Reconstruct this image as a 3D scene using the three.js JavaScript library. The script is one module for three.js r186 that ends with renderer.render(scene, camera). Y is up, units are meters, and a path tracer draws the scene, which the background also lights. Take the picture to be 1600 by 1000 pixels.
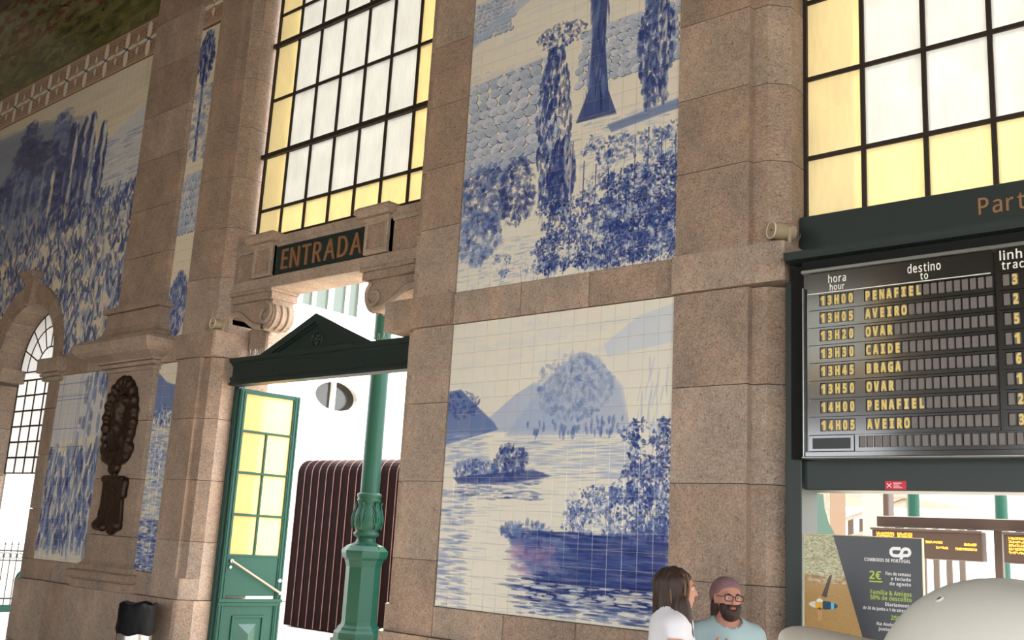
import * as THREE from 'three';
import { mergeGeometries } from 'three/addons/utils/BufferGeometryUtils.js';
import { FontLoader } from 'three/addons/loaders/FontLoader.js';
import { TextGeometry } from 'three/addons/geometries/TextGeometry.js';

// ---------- camera, sky, sun, exposure ----------
const scene = new THREE.Scene();
const camera = new THREE.PerspectiveCamera(34.55, 1.6, 0.05, 300);
camera.position.set(0, 1.65, 6.6);
camera.rotation.set(0.21087, 0.72243, 0.05629, 'YXZ');
scene.background = new THREE.Color().setRGB(5.2, 5.4, 5.7);          // bright hazy sky
scene.environment = null;
const sun = new THREE.DirectionalLight(0xfff1dc, 14);
sun.position.set(-28, 36, -26); sun.target.position.set(-6, 0, -4); sun.shadow.radius = 4;
sun.castShadow = true; sun.shadow.mapSize.set(4096, 4096);
Object.assign(sun.shadow.camera, { left: -40, right: 40, top: 40, bottom: -40, near: 1, far: 120 });
scene.add(sun, sun.target);
const renderer = new THREE.WebGLRenderer();
renderer.toneMapping = THREE.LinearToneMapping;
renderer.toneMappingExposure = 1.4;
renderer.shadowMap.enabled = true;

// ---------- helpers ----------
let seed = 1234567;
const rnd = () => { seed = (seed * 1664525 + 1013904223) >>> 0; return seed / 4294967296; };
const rr = (a, b) => a + (b - a) * rnd();
const V = (x, y, z) => new THREE.Vector3(x, y, z);
const taken = {};
function numbered(n) { const k = taken[n] = (taken[n] ?? -1) + 1; return k ? `${n}_${String(k).padStart(3, '0')}` : n; }
function put(o) { o.traverse(m => { if (m.isMesh) { m.castShadow = true; m.receiveShadow = true; } }); return o; }
function part(name, geo, mat, parent) { const m = new THREE.Mesh(Array.isArray(geo) ? merge(geo) : geo, mat); m.name = name; parent.add(m); return m; }
function merge(list) { return list.length === 1 ? list[0] : mergeGeometries(list.map(g => { const h = g.index ? g.toNonIndexed() : g; for (const k of Object.keys(h.attributes)) if (!['position', 'normal', 'uv'].includes(k)) h.deleteAttribute(k); if (!h.attributes.uv) boxUV(h); return h; })); }
function thing(name, label, category, base = [0, 0, 0], group) {
  const g = new THREE.Group(); g.name = numbered(name); g.userData = { label, category, base }; if (group) g.userData.group = group;
  scene.add(g); return g;
}
function structure(name, label, base = [0, 0, 0]) { const g = new THREE.Group(); g.name = name; g.userData = { kind: 'structure', base }; if (label) { g.userData.label = label; } scene.add(g); return g; }
function sub(name, parent) { const g = new THREE.Group(); g.name = name; parent.add(g); return g; }
// children are modelled in world coordinates; a thing's origin is then moved to its base
function settle() { for (const g of scene.children) if (g.userData.base) { const [x, y, z] = g.userData.base; delete g.userData.base; for (const c of g.children) c.position.sub(V(x, y, z)); g.position.set(x, y, z); if (g.userData.turn) { g.rotation.y = g.userData.turn; } delete g.userData.turn; } }

function boxUV(g, s = 1) {
  const p = g.attributes.position, n = g.attributes.normal, uv = new Float32Array(p.count * 2);
  for (let i = 0; i < p.count; i++) {
    const ax = Math.abs(n.getX(i)), ay = Math.abs(n.getY(i)), az = Math.abs(n.getZ(i));
    const [a, b] = ay > ax && ay > az ? [p.getX(i), p.getZ(i)] : ax > az ? [p.getZ(i) + 0.37, p.getY(i)] : [p.getX(i), p.getY(i)];
    uv[2 * i] = a * s; uv[2 * i + 1] = b * s;
  }
  g.setAttribute('uv', new THREE.BufferAttribute(uv, 2)); return g;
}
function soup(tris) { // flat shaded triangles
  const g = new THREE.BufferGeometry(), a = new Float32Array(tris.length * 9);
  tris.forEach((t, i) => t.forEach((v, j) => a.set(v, i * 9 + j * 3)));
  g.setAttribute('position', new THREE.BufferAttribute(a, 3)); g.computeVertexNormals(); return boxUV(g);
}
// chamfered box between two corners
function cbox(x0, x1, y0, y1, z0, z1, c = 0.006) {
  const lo = [x0, y0, z0], hi = [x1, y1, z1], mid = lo.map((v, i) => (v + hi[i]) / 2), t = [];
  c = Math.min(c, (x1 - x0) / 3, (y1 - y0) / 3, (z1 - z0) / 3);
  const P = (s, ax) => [0, 1, 2].map(i => (s[i] > 0 ? hi[i] - (i === ax ? 0 : c) : lo[i] + (i === ax ? 0 : c)));
  const tri = (a, b, d) => { const u = b.map((v, i) => v - a[i]), w = d.map((v, i) => v - a[i]); const n = [u[1] * w[2] - u[2] * w[1], u[2] * w[0] - u[0] * w[2], u[0] * w[1] - u[1] * w[0]]; const o = a.reduce((q, v, i) => q + ((v + b[i] + d[i]) / 3 - mid[i]) * n[i], 0); t.push(o > 0 ? [a, b, d] : [a, d, b]); };
  const quad = (a, b, d, e) => { tri(a, b, d); tri(a, d, e); };
  const S = [-1, 1];
  for (let ax = 0; ax < 3; ax++) {
    const b = (ax + 1) % 3, d = (ax + 2) % 3, mk = (s, p, q) => { const v = []; v[ax] = s; v[b] = p; v[d] = q; return v; };
    for (const s of S) quad(P(mk(s, -1, -1), ax), P(mk(s, 1, -1), ax), P(mk(s, 1, 1), ax), P(mk(s, -1, 1), ax));
    for (const p of S) for (const q of S) quad(P(mk(-1, p, q), b), P(mk(1, p, q), b), P(mk(1, p, q), d), P(mk(-1, p, q), d));
  }
  for (const a of S) for (const b of S) for (const d of S) tri(P([a, b, d], 0), P([a, b, d], 1), P([a, b, d], 2));
  return soup(t);
}
function box(x0, x1, y0, y1, z0, z1) { const g = new THREE.BoxGeometry(x1 - x0, y1 - y0, z1 - z0).toNonIndexed(); g.translate((x0 + x1) / 2, (y0 + y1) / 2, (z0 + z1) / 2); return boxUV(g); }
// prism over a polygon [[u,v],...]; at(u,v,w) gives the point
function prism(pts, w0, w1, at, holes = []) {
  let area = 0; pts.forEach((p, i) => { const q = pts[(i + 1) % pts.length]; area += p[0] * q[1] - q[0] * p[1]; });
  if (area < 0) pts = pts.slice().reverse();
  const hs = holes.map(h => { let a = 0; h.forEach((p, i) => { const q = h[(i + 1) % h.length]; a += p[0] * q[1] - q[0] * p[1]; }); return a > 0 ? h.slice().reverse() : h; });
  const f = THREE.ShapeUtils.triangulateShape(pts.map(p => new THREE.Vector2(...p)), hs.map(h => h.map(p => new THREE.Vector2(...p))));
  const all = [pts, ...hs].flat(), t = [], flip = V(...at(1, 0, 0)).sub(V(...at(0, 0, 0))).cross(V(...at(0, 1, 0)).sub(V(...at(0, 0, 0)))).dot(V(...at(0, 0, 1)).sub(V(...at(0, 0, 0)))) < 0;
  const add = (a, b, c) => t.push(flip ? [a, c, b] : [a, b, c]);
  for (const [a, b, c] of f) { add(...[a, b, c].map(i => at(...all[i], w1))); add(...[a, c, b].map(i => at(...all[i], w0))); }
  for (const ring of [pts, ...hs]) ring.forEach((p, i) => { const q = ring[(i + 1) % ring.length]; const A = at(...p, w0), B = at(...q, w0), C = at(...q, w1), D = at(...p, w1); add(A, B, C); add(A, C, D); });
  return soup(t);
}
const plan = (pts, y0, y1, holes) => prism(pts, y0, y1, (x, z, y) => [x, y, z], holes);          // pts [x,z]
const elev = (pts, z0, z1, holes) => prism(pts, z0, z1, (x, y, z) => [x, y, z], holes);          // pts [x,y]
const side = (pts, x0, x1) => prism(pts, x0, x1, (z, y, x) => [x, y, z]);                        // pts [z,y]
function lathe(pts, seg, x, y, z, angle0 = 0) { const g = new THREE.LatheGeometry(pts.map(p => new THREE.Vector2(...p)), seg, angle0); g.translate(x, y, z); return g; }
function tube(pts, r, seg = 6, n = 0, closed = false) { const c = new THREE.CatmullRomCurve3(pts.map(p => V(...p)), closed); return new THREE.TubeGeometry(c, n || pts.length * 4, r, seg, closed); }
function rod(a, b, r, seg = 8) { const A = V(...a), B = V(...b), g = new THREE.CylinderGeometry(r, r, A.distanceTo(B), seg); g.applyQuaternion(new THREE.Quaternion().setFromUnitVectors(V(0, 1, 0), B.clone().sub(A).normalize())); g.translate(...A.add(B).multiplyScalar(0.5).toArray()); return g; }
const arc = (cx, cy, r, a0, a1, n) => Array.from({ length: n + 1 }, (_, i) => { const a = a0 + (a1 - a0) * i / n; return [cx + r * Math.cos(a), cy + r * Math.sin(a)]; });

// value noise, tiling with period p
const perm = new Uint16Array(512); { const a = [...Array(256).keys()]; for (let i = 255; i > 0; i--) { const j = Math.floor(rnd() * (i + 1)); [a[i], a[j]] = [a[j], a[i]]; } for (let i = 0; i < 512; i++) perm[i] = a[i & 255]; }
const hash3 = (x, y, z) => perm[(perm[(perm[x & 255] + y) & 255] + z) & 255] / 255;
const fade = t => t * t * (3 - 2 * t);
function noise2(x, y, p, k = 0) { const X = Math.floor(x), Y = Math.floor(y), u = fade(x - X), v = fade(y - Y), m = a => ((a % p) + p) % p; const h = (i, j) => hash3(m(X + i), m(Y + j), k); return (h(0, 0) * (1 - u) + h(1, 0) * u) * (1 - v) + (h(0, 1) * (1 - u) + h(1, 1) * u) * v; }
function noise3(x, y, z) { const X = Math.floor(x), Y = Math.floor(y), Z = Math.floor(z), u = fade(x - X), v = fade(y - Y), w = fade(z - Z); let r = 0; for (let i = 0; i < 2; i++) for (let j = 0; j < 2; j++) for (let k = 0; k < 2; k++) r += hash3(X + i, Y + j, Z + k) * (i ? u : 1 - u) * (j ? v : 1 - v) * (k ? w : 1 - w); return r; }
function dataTex(n, fn, srgb = true, rep = 1) {
  const d = new Uint8Array(n * n * 4);
  for (let y = 0; y < n; y++) for (let x = 0; x < n; x++) { const c = fn(x / n, y / n, x, y), i = (y * n + x) * 4; d[i] = Math.max(0, Math.min(255, c[0])); d[i + 1] = Math.max(0, Math.min(255, c[1])); d[i + 2] = Math.max(0, Math.min(255, c[2])); d[i + 3] = 255; }
  const t = new THREE.DataTexture(d, n, n); t.wrapS = t.wrapT = THREE.RepeatWrapping; t.magFilter = THREE.LinearFilter; t.minFilter = THREE.LinearFilter; if (srgb) t.colorSpace = THREE.SRGBColorSpace; t.repeat.set(rep, rep); t.needsUpdate = true; return t;
}
function canvas(w, h) { const c = document.createElement('canvas'); c.width = w; c.height = h; return [c, c.getContext('2d')]; }
function canvasTex(c) { const t = new THREE.CanvasTexture(c); t.colorSpace = THREE.SRGBColorSpace; t.magFilter = THREE.LinearFilter; return t; }

// surface nets over a distance field
function sdfMesh(f, lo, hi, cell) {
  const n = lo.map((v, i) => Math.ceil((hi[i] - v) / cell) + 1), [nx, ny, nz] = n, val = new Float32Array(nx * ny * nz), id = (x, y, z) => x + nx * (y + ny * z);
  for (let z = 0; z < nz; z++) for (let y = 0; y < ny; y++) for (let x = 0; x < nx; x++) val[id(x, y, z)] = f(lo[0] + x * cell, lo[1] + y * cell, lo[2] + z * cell);
  const vert = new Int32Array(nx * ny * nz).fill(-1), pos = [], idx = [];
  for (let z = 0; z < nz - 1; z++) for (let y = 0; y < ny - 1; y++) for (let x = 0; x < nx - 1; x++) {
    let c = 0, sx = 0, sy = 0, sz = 0;
    for (let e = 0; e < 12; e++) {
      const ax = e >> 2, p = e & 1, q = (e >> 1) & 1, a = [0, 0, 0], b = [0, 0, 0]; a[(ax + 1) % 3] = b[(ax + 1) % 3] = p; a[(ax + 2) % 3] = b[(ax + 2) % 3] = q; b[ax] = 1;
      const va = val[id(x + a[0], y + a[1], z + a[2])], vb = val[id(x + b[0], y + b[1], z + b[2])];
      if ((va < 0) !== (vb < 0)) { const t = va / (va - vb); sx += a[0] + (b[0] - a[0]) * t; sy += a[1] + (b[1] - a[1]) * t; sz += a[2] + (b[2] - a[2]) * t; c++; }
    }
    if (c) { vert[id(x, y, z)] = pos.length / 3; pos.push(lo[0] + (x + sx / c) * cell, lo[1] + (y + sy / c) * cell, lo[2] + (z + sz / c) * cell); }
  }
  for (let z = 1; z < nz - 1; z++) for (let y = 1; y < ny - 1; y++) for (let x = 1; x < nx - 1; x++) {
    const v0 = val[id(x, y, z)] < 0;
    const quad = (a, b, c, d, s) => { if (a < 0 || b < 0 || c < 0 || d < 0) return; s ? idx.push(a, b, c, a, c, d) : idx.push(a, c, b, a, d, c); };
    if (v0 !== (val[id(x + 1, y, z)] < 0)) quad(vert[id(x, y - 1, z - 1)], vert[id(x, y, z - 1)], vert[id(x, y, z)], vert[id(x, y - 1, z)], v0);
    if (v0 !== (val[id(x, y + 1, z)] < 0)) quad(vert[id(x - 1, y, z - 1)], vert[id(x - 1, y, z)], vert[id(x, y, z)], vert[id(x, y, z - 1)], v0);
    if (v0 !== (val[id(x, y, z + 1)] < 0)) quad(vert[id(x - 1, y - 1, z)], vert[id(x, y - 1, z)], vert[id(x, y, z)], vert[id(x - 1, y, z)], v0);
  }
  const g = new THREE.BufferGeometry(); g.setAttribute('position', new THREE.Float32BufferAttribute(pos, 3)); g.setIndex(idx); g.computeVertexNormals(); return g;
}
const smin = (a, b, k) => { const h = Math.max(k - Math.abs(a - b), 0) / k; return Math.min(a, b) - h * h * k / 4; };
function cap(ax, ay, az, bx, by, bz, ra, rb) { // tapered capsule
  const dx = bx - ax, dy = by - ay, dz = bz - az, L = dx * dx + dy * dy + dz * dz || 1e-9;
  return (x, y, z) => { const t = Math.max(0, Math.min(1, ((x - ax) * dx + (y - ay) * dy + (z - az) * dz) / L)); return Math.hypot(x - ax - dx * t, y - ay - dy * t, z - az - dz * t) - (ra + (rb - ra) * t); };
}
const ell = (cx, cy, cz, rx, ry, rz) => (x, y, z) => { const a = (x - cx) / rx, b = (y - cy) / ry, c = (z - cz) / rz, k = Math.hypot(a, b, c), q = Math.hypot(a / rx, b / ry, c / rz); return q < 1e-6 ? -Math.min(rx, ry, rz) : k * (k - 1) / q; };
const union = (k, ...fs) => (x, y, z) => { let d = fs[0](x, y, z); for (let i = 1; i < fs.length; i++) d = smin(d, fs[i](x, y, z), k); return d; };

// ---------- materials ----------
const std = (o) => new THREE.MeshStandardMaterial(o);
const phys = (o) => new THREE.MeshPhysicalMaterial(o);
// speckled granite, 1 px = 1 mm at repeat 1
function graniteTex(k, base) {
  const n = 1024;
  return dataTex(n, (u, v, x, y) => {
    const big = noise2(u * 5, v * 5, 5, k) - 0.5, mid = noise2(u * 23, v * 23, 23, k + 1) - 0.5, sp = noise2(u * 340, v * 340, 256, k + 2), sp2 = noise2(u * 150 + 7, v * 150, 150, k + 3), q = noise2(u * 95, v * 95, 95, k + 4);
    let d = big * 20 + mid * 13 + (sp - 0.5) * 34 + (q - 0.5) * 28;
    if (sp2 > 0.80) d -= (sp2 - 0.80) * 330; if (sp > 0.84) d += (sp - 0.84) * 190;
    const pink = (noise2(u * 70, v * 70, 70, k + 5) - 0.5) * 14 + big * 6;
    return [base[0] + d + pink, base[1] + d * 0.97, base[2] + d * 0.93 - pink * 0.6];
  });
}
const gTex = [graniteTex(3, [163, 145, 129]), graniteTex(40, [154, 138, 124])];
const gBump = dataTex(512, (u, v) => { const a = noise2(u * 170, v * 170, 170, 9) * 150 + noise2(u * 60, v * 60, 60, 10) * 105; return [a, a, a]; }, false);
const granite = [0, 1, 2].map(i => std({ name: 'granite', map: gTex[i % 2], bumpMap: gBump, bumpScale: 0.0016, roughness: 0.82, color: [0xffffff, 0xfff8f2, 0xf3ede8][i] }));
const gran = () => granite[Math.floor(rnd() * 3)];
const mortar = std({ name: 'mortar', color: 0x6f6357, roughness: 0.95 });
const grout = std({ name: 'grout', color: 0xb5b0a2, roughness: 0.9 });
const plaster = std({ name: 'plaster', color: 0xb9ad9b, roughness: 0.9 });
const ironGreen = phys({ name: 'green_paint', color: 0x1a463b, roughness: 0.45, specularIntensity: 0.45 });
const ironDark = phys({ name: 'dark_green_paint', color: 0x1a2a28, roughness: 0.5, clearcoat: 0.12, clearcoatRoughness: 0.35 });
const bronze = std({ name: 'bronze', color: 0x3a2a1e, roughness: 0.48, metalness: 0.55 });
const brass = std({ name: 'aged_brass', color: 0xa77d58, roughness: 0.45, metalness: 0.45 });
const glazing = std({ name: 'glazing_bar', color: 0x2a2119, roughness: 0.6 });
const steel = std({ name: 'steel', color: 0xb9b8b3, roughness: 0.3, metalness: 0.9 });
const speckle = dataTex(256, (u, v) => { const a = 240 + noise2(u * 40, v * 9, 40, 21) * 7 + noise2(u * 7, v * 5, 7, 22) * 8; return [a, a, a - 2]; });
const whiteGlass = phys({ name: 'frosted_glass', color: 0xf2f3f2, map: speckle, roughness: 0.95, transmission: 0.29, thickness: 0 });
const yellowGlass = phys({ name: 'yellow_glass', color: 0xfaf0cc, map: speckle, roughness: 0.95, transmission: 0.33, thickness: 0 });
const doorGlass = phys({ name: 'yellow_door_glass', color: 0xf0cd84, map: speckle, roughness: 0.95, transmission: 0.45, thickness: 0 });
const thinGlass = phys({ name: 'plain_glass', color: 0xf4f4ee, roughness: 0.25, transmission: 0.95, thickness: 0 }), thinYellow = phys({ name: 'plain_yellow_glass', color: 0xf0d48c, roughness: 0.25, transmission: 0.95, thickness: 0 });
const clearGlass = phys({ name: 'clear_glass', color: 0xffffff, roughness: 0.02, transmission: 1, thickness: 0 });

// ---------- room shell ----------
const floorTex = dataTex(512, (u, v) => { const a = 196 + (noise2(u * 9, v * 9, 9, 60) - 0.5) * 26 + (noise2(u * 200, v * 200, 200, 61) - 0.5) * 30; return [a, a * 0.95, a * 0.88]; });
{
  const fl = structure('floor', 'pale stone slab floor of the hall');
  part('bed', box(-19.5, 9, -0.3, -0.012, -0.8, 13.4), mortar, fl);
  const fm = [0xffffff, 0xf2ede6, 0xe9e4dc].map(c => std({ map: floorTex, color: c, roughness: 0.35 }));
  for (let i = 0; i < 19; i++) for (let j = 0; j < 9; j++) part('floor_slab', cbox(-19.5 + i * 1.5 + 0.003, -18 + i * 1.5 - 0.003, -0.05, 0, -0.8 + j * 1.578 + 0.003, -0.8 + (j + 1) * 1.578 - 0.003, 0.004), fm[Math.floor(rnd() * 3)], fl);
  const ce = structure('ceiling', 'plaster ceiling of the hall'); part('slab', box(-19.5, 9, 11, 11.4, -0.8, 13.4), std({ name: 'dark_wood', color: 0x5d4c3c, roughness: 0.8 }), ce);
  const wl = structure('wall_left', 'end wall of the hall'); part('wall_face', box(-20, -19.5, 0, 11, -0.8, 13.4), plaster, wl);
  const wr = structure('wall_right', 'end wall of the hall'); part('wall_face', [box(9, 9.5, 0, 11, -0.8, 3.5), box(9, 9.5, 0, 11, 11.5, 13.4), box(9, 9.5, 4.6, 11, 3.5, 11.5)], plaster, wr);
}
// stone front wall
const wall = structure('wall_front', 'brown speckled granite wall with stepped piers and a string course');
const GAP = 0.0028;
const blk = (x0, x1, y0, y1, zf, zb = -0.3) => part('stone_block', cbox(x0 + GAP, x1 - GAP, y0 + GAP, y1 - GAP, zb, zf, 0.004), gran(), wall);
const ZF = 0.014, ZB = -0.8;
const LOW = [0.80, 1.44, 2.13, 2.84, 3.56], UP = [3.86, 4.53, 5.15, 5.80, 6.45, 7.10, 7.75, 8.40, 9.05, 9.7, 10.35, 11];
const core = [
  box(-19.5, -17.6, 0, 11, ZB, -0.02), box(-17.6, -16.34, 0, 11, -0.40, -0.02), box(-14.46, -10.66, 0, 11, ZB, -0.02), box(-7.02, -3.56, 0, 11, ZB, -0.02), box(0.16, 9, 0, 11, ZB, -0.02),
  box(-10.66, -7.02, 9.2, 11, ZB, -0.02), box(-3.56, 0.16, 9.2, 11, ZB, -0.02),
  elev([[-16.34, 3.8], ...arc(-15.4, 3.8, 0.93, Math.PI, 0, 24), [-14.46, 3.8], [-14.46, 11], [-16.34, 11]], ZB, -0.02),
];
part('masonry_core', core, mortar, wall);
function jambPlan(xs, xe, op, s, zf, groove = true) {
  const a = xe + s * 0.12, d = Math.abs(op - a);
  return groove ? [[xs, ZB], [xs, zf], [xe, zf], [xe, -0.05], [a, -0.05], [op, -0.05 - d], [op, ZB]] : [[xs, ZB], [xs, zf], [a - s * 0.02, zf], [a, zf - 0.02], [op, -0.05 - d], [op, ZB]];
}
function pier(xs, xe, op, s) {
  const course = (p, y0, y1) => plan(p, y0 + GAP, y1 - GAP);
  const plinth = jambPlan(xs, xe, op, s, ZF + 0.045, false); plinth[3] = [xe + s * 0.14, ZF + 0.02]; plinth[4] = [op + s * 0.03, -0.1]; plinth[5] = [op + s * 0.03, ZB];
  part('stone_block', course(plinth, 0, 0.80), gran(), wall);
  LOW.forEach((y, i) => { if (i === 4) return; const y1 = LOW[i + 1]; part('stone_block', i ? course(jambPlan(xs, xe, op, s, ZF), y, y1) : [course(jambPlan(xs, xe, op, s, ZF, false), y, 1.035), course(jambPlan(xs, xe, op, s, ZF), 1.03, y1)], gran(), wall); });
  UP.forEach((y, i) => { if (i < UP.length - 1) part('stone_block', course(jambPlan(xs, xe, op, s, ZF), y, UP[i + 1]), gran(), wall); });
  // string course turning into the opening
  const e = op + s * 0.05, f = xe + s * 0.20;
  part('string_course', plan([[xs, -0.4], [xs, 0.055], [s > 0 ? e - 0.02 : e + 0.02, 0.055], [e, 0.035], [e, -0.42]], 3.56 + GAP, 3.86 - GAP), gran(), wall);
}
pier(-11.13, -10.64, -10.41, 1); pier(-6.53, -7.04, -7.26, -1); pier(-4.158, -3.53, -3.28, 1); pier(0.76, 0.13, -0.12, -1);
// left pier of the middle panel carries the string block further into the doorway
part('string_course', cbox(-7.44, -7.28, 3.562, 3.857, -0.42, 0.05, 0.01), granite[0], wall);
// between the piers, round the two middle tile panels
for (const [a, b] of [[-6.53, -5.72], [-5.72, -4.98], [-4.98, -4.158]]) { blk(a, b, 3.56, 3.86, ZF); blk(a, b, 0.80, 1.057, ZF); blk(a, b, 0, 0.80, ZF + 0.045); }
UP.forEach((y, i) => { if (y > 7.1 && i < UP.length - 1) for (const [a, b] of [[-6.53, -5.3], [-5.3, -4.158]]) blk(a, b, Math.max(y, 7.34), UP[i + 1], ZF); });
// plain wall to the right of the board bay
for (const [y0, y1] of [[0, 0.8], [0.8, 2.13], [2.13, 3.56], [3.56, 5.15], [5.15, 7.1], [7.1, 9.05], [9.05, 11]]) for (let x = 0.76; x < 8.9; x += 1.648) blk(x, x + 1.648, y0, y1, ZF);
// narrow bay beside the pilaster: stone under and between its tiles
blk(-11.567, -11.13, 0.80, 1.06, ZF); blk(-11.567, -11.13, 0, 0.80, ZF + 0.045); blk(-11.567, -11.13, 3.54, 3.86, 0.05);
blk(-11.567, -11.13, 8.66, 9.6, ZF); blk(-11.567, -11.13, 9.6, 11, ZF);
// left of the pilaster
for (const [a, b] of [[-14.48, -13.55], [-13.55, -12.69]]) { blk(a, b, 0, 0.80, ZF + 0.06); blk(a, b, 0.80, 1.06, ZF); }
blk(-14.164, -13.4, 3.55, 3.86, ZF); blk(-13.4, -12.69, 3.55, 3.86, ZF);
for (const [y0, y1] of [[1.06, 1.72], [1.72, 2.45], [2.45, 3.1], [3.1, 3.56]]) blk(-14.48, -14.164, y0, y1, ZF, -0.36);
for (const [y0, y1] of [[0, 0.8], [0.8, 1.8], [1.8, 2.8], [2.8, 3.86]]) blk(-19.4, -16.9, y0, y1, ZF);
for (const [y0, y1] of [[0, 0.8], [0.8, 1.5], [1.5, 2.2], [2.2, 2.9], [2.9, 3.56]]) blk(-16.9, -16.32, y0, y1, ZF, -0.36);
// swept rectangular mouldings round a pilaster: list of [y, overhang]
function rectLoft(x0, x1, zf, rows, zb = 0) {
  const t = [], ring = ([y, o]) => [[x0 - o, y, zb], [x0 - o, y, zf + o], [x1 + o, y, zf + o], [x1 + o, y, zb]];
  for (let i = 0; i < rows.length - 1; i++) { const a = ring(rows[i]), b = ring(rows[i + 1]); for (let k = 0; k < 3; k++) t.push([a[k], a[k + 1], b[k + 1]], [a[k], b[k + 1], b[k]]); }
  const top = ring(rows[rows.length - 1]), bot = ring(rows[0]); t.push([top[0], top[1], top[2]], [top[0], top[2], top[3]], [bot[0], bot[2], bot[1]], [bot[0], bot[3], bot[2]]);
  return soup(t);
}
{ // pilaster with bronze on it
  const x0 = -12.69, x1 = -11.567, z = 0.06, p = sub('pilaster', wall);
  part('plinth_block', [rectLoft(x0, x1, z, [[0, 0.12], [0.80, 0.12]], -0.05)], granite[0], p);
  part('base_moulding', [rectLoft(x0, x1, z, [[0.80, 0.09], [0.895, 0.09], [0.90, 0.075], [0.908, 0.075], [0.912, 0.13], [0.935, 0.15], [0.965, 0.155], [0.995, 0.145], [1.012, 0.12], [1.015, 0.065], [1.022, 0.065], [1.07, 0.05], [1.11, 0.012], [1.13, 0]], 0.002)], granite[1], p);
  [0.80, 1.44, 2.13, 2.84, 3.56].forEach((y, i, a) => { if (i < 4) part('shaft_block', cbox(x0, x1, y + GAP, a[i + 1] - GAP, -0.05, z, 0.004), gran(), p); });
  part('capital', [rectLoft(x0, x1, z, [[3.455, 0.002], [3.472, 0.002], [3.473, 0.035], [3.515, 0.04], [3.516, 0.02], [3.527, 0.02], [3.528, 0.075], [3.565, 0.085], [3.566, 0.06], [3.578, 0.06], [3.579, 0.12], [3.60, 0.13], [3.625, 0.19], [3.655, 0.275], [3.70, 0.335], [3.75, 0.355], [3.80, 0.36], [3.845, 0.33], [3.87, 0.24], [3.88, 0.1]], 0.002)], granite[0], p);
  part('upper_base', [rectLoft(x0, x1, z, [[3.88, 0.17], [3.93, 0.15], [3.97, 0.115], [4.05, 0.09], [4.228, 0.09], [4.232, 0.075], [4.245, 0.075], [4.246, 0.13], [4.32, 0.13], [4.335, 0.02]], 0.002)], granite[2], p);
  [3.56, 5.0, 5.65, 6.35, 7.0, 7.7, 8.4, 9.1, 9.9, 11].forEach((y, i, a) => { if (i < 9) part('shaft_block', cbox(x0, x1, y + GAP, a[i + 1] - GAP, -0.05, z, 0.004), gran(), p); });
}
{ // stone arch round the arched window: voussoirs, keystone, imposts
  const cx = -15.4, cy = 3.8, ar = sub('arch', wall), N = 11;
  for (let i = 0; i < N; i++) {
    const a0 = Math.PI * i / N + 0.003, a1 = Math.PI * (i + 1) / N - 0.003, seg = (r0, r1, z, zb) => elev([...arc(cx, cy, r1, a0, a1, 5), ...arc(cx, cy, r0, a1, a0, 5)], zb, z);
    part('voussoir', [seg(1.0, 1.21, 0.05, 0.002), seg(0.92, 1.01, 0.006, -0.37)], gran(), ar);
  }
  part('keystone', [elev([[cx - 0.10, cy + 0.9], [cx + 0.10, cy + 0.9], [cx + 0.135, cy + 1.26], [cx - 0.135, cy + 1.26]], 0.002, 0.11), rectLoft(cx - 0.14, cx + 0.14, 0.11, [[cy + 1.24, 0], [cy + 1.26, 0.015], [cy + 1.29, 0.02], [cy + 1.295, 0.045], [cy + 1.33, 0.06], [cy + 1.38, 0.07], [cy + 1.40, 0.05]], 0.002)], granite[1], ar);
  for (const [a, b] of [[-14.56, -14.1], [-16.7, -16.24]]) part('impost', [rectLoft(a, b, 0.03, [[3.48, 0], [3.49, 0.03], [3.53, 0.035], [3.531, 0.015], [3.545, 0.015], [3.546, 0.055], [3.585, 0.065], [3.586, 0.04], [3.60, 0.04], [3.601, 0.10], [3.80, 0.10], [3.81, 0.06]], 0.002), box(a < -15 ? b - 0.1 : a - 0.1, a < -15 ? b + 0.1 : a + 0.08, 3.60, 3.80, -0.37, 0.01)], gran(), ar);
}
// ---------- wall behind the camera: the same bays, doors standing open below, glazed above ----------
const back = structure('wall_back', 'granite wall of the hall opposite the tile panels');
{
  const g = [], z0 = 12.6, z1 = 13.4, bays = [-15.97, -8.83, -1.69, 5.45], hw = 1.57; let x = -19.5;
  const dw = [0.02, 1.57, 2.9, 2.9]; let d = -19.5;
  bays.forEach((c, i) => { g.push(box(x, c - hw, 4.2, 11, z0, z1), box(d, c - dw[i], 0, 4.2, z0, z1)); x = c + hw; d = c + dw[i]; g.push(box(c - hw, c + hw, 4.2, 5.04, z0, z1), box(c - hw, c + hw, 6.9, 11, z0, z1)); });
  g.push(box(x, 9, 4.2, 11, z0, z1), box(d, 9, 0, 4.2, z0, z1)); part('masonry', g, granite[1], back);
}

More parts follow.
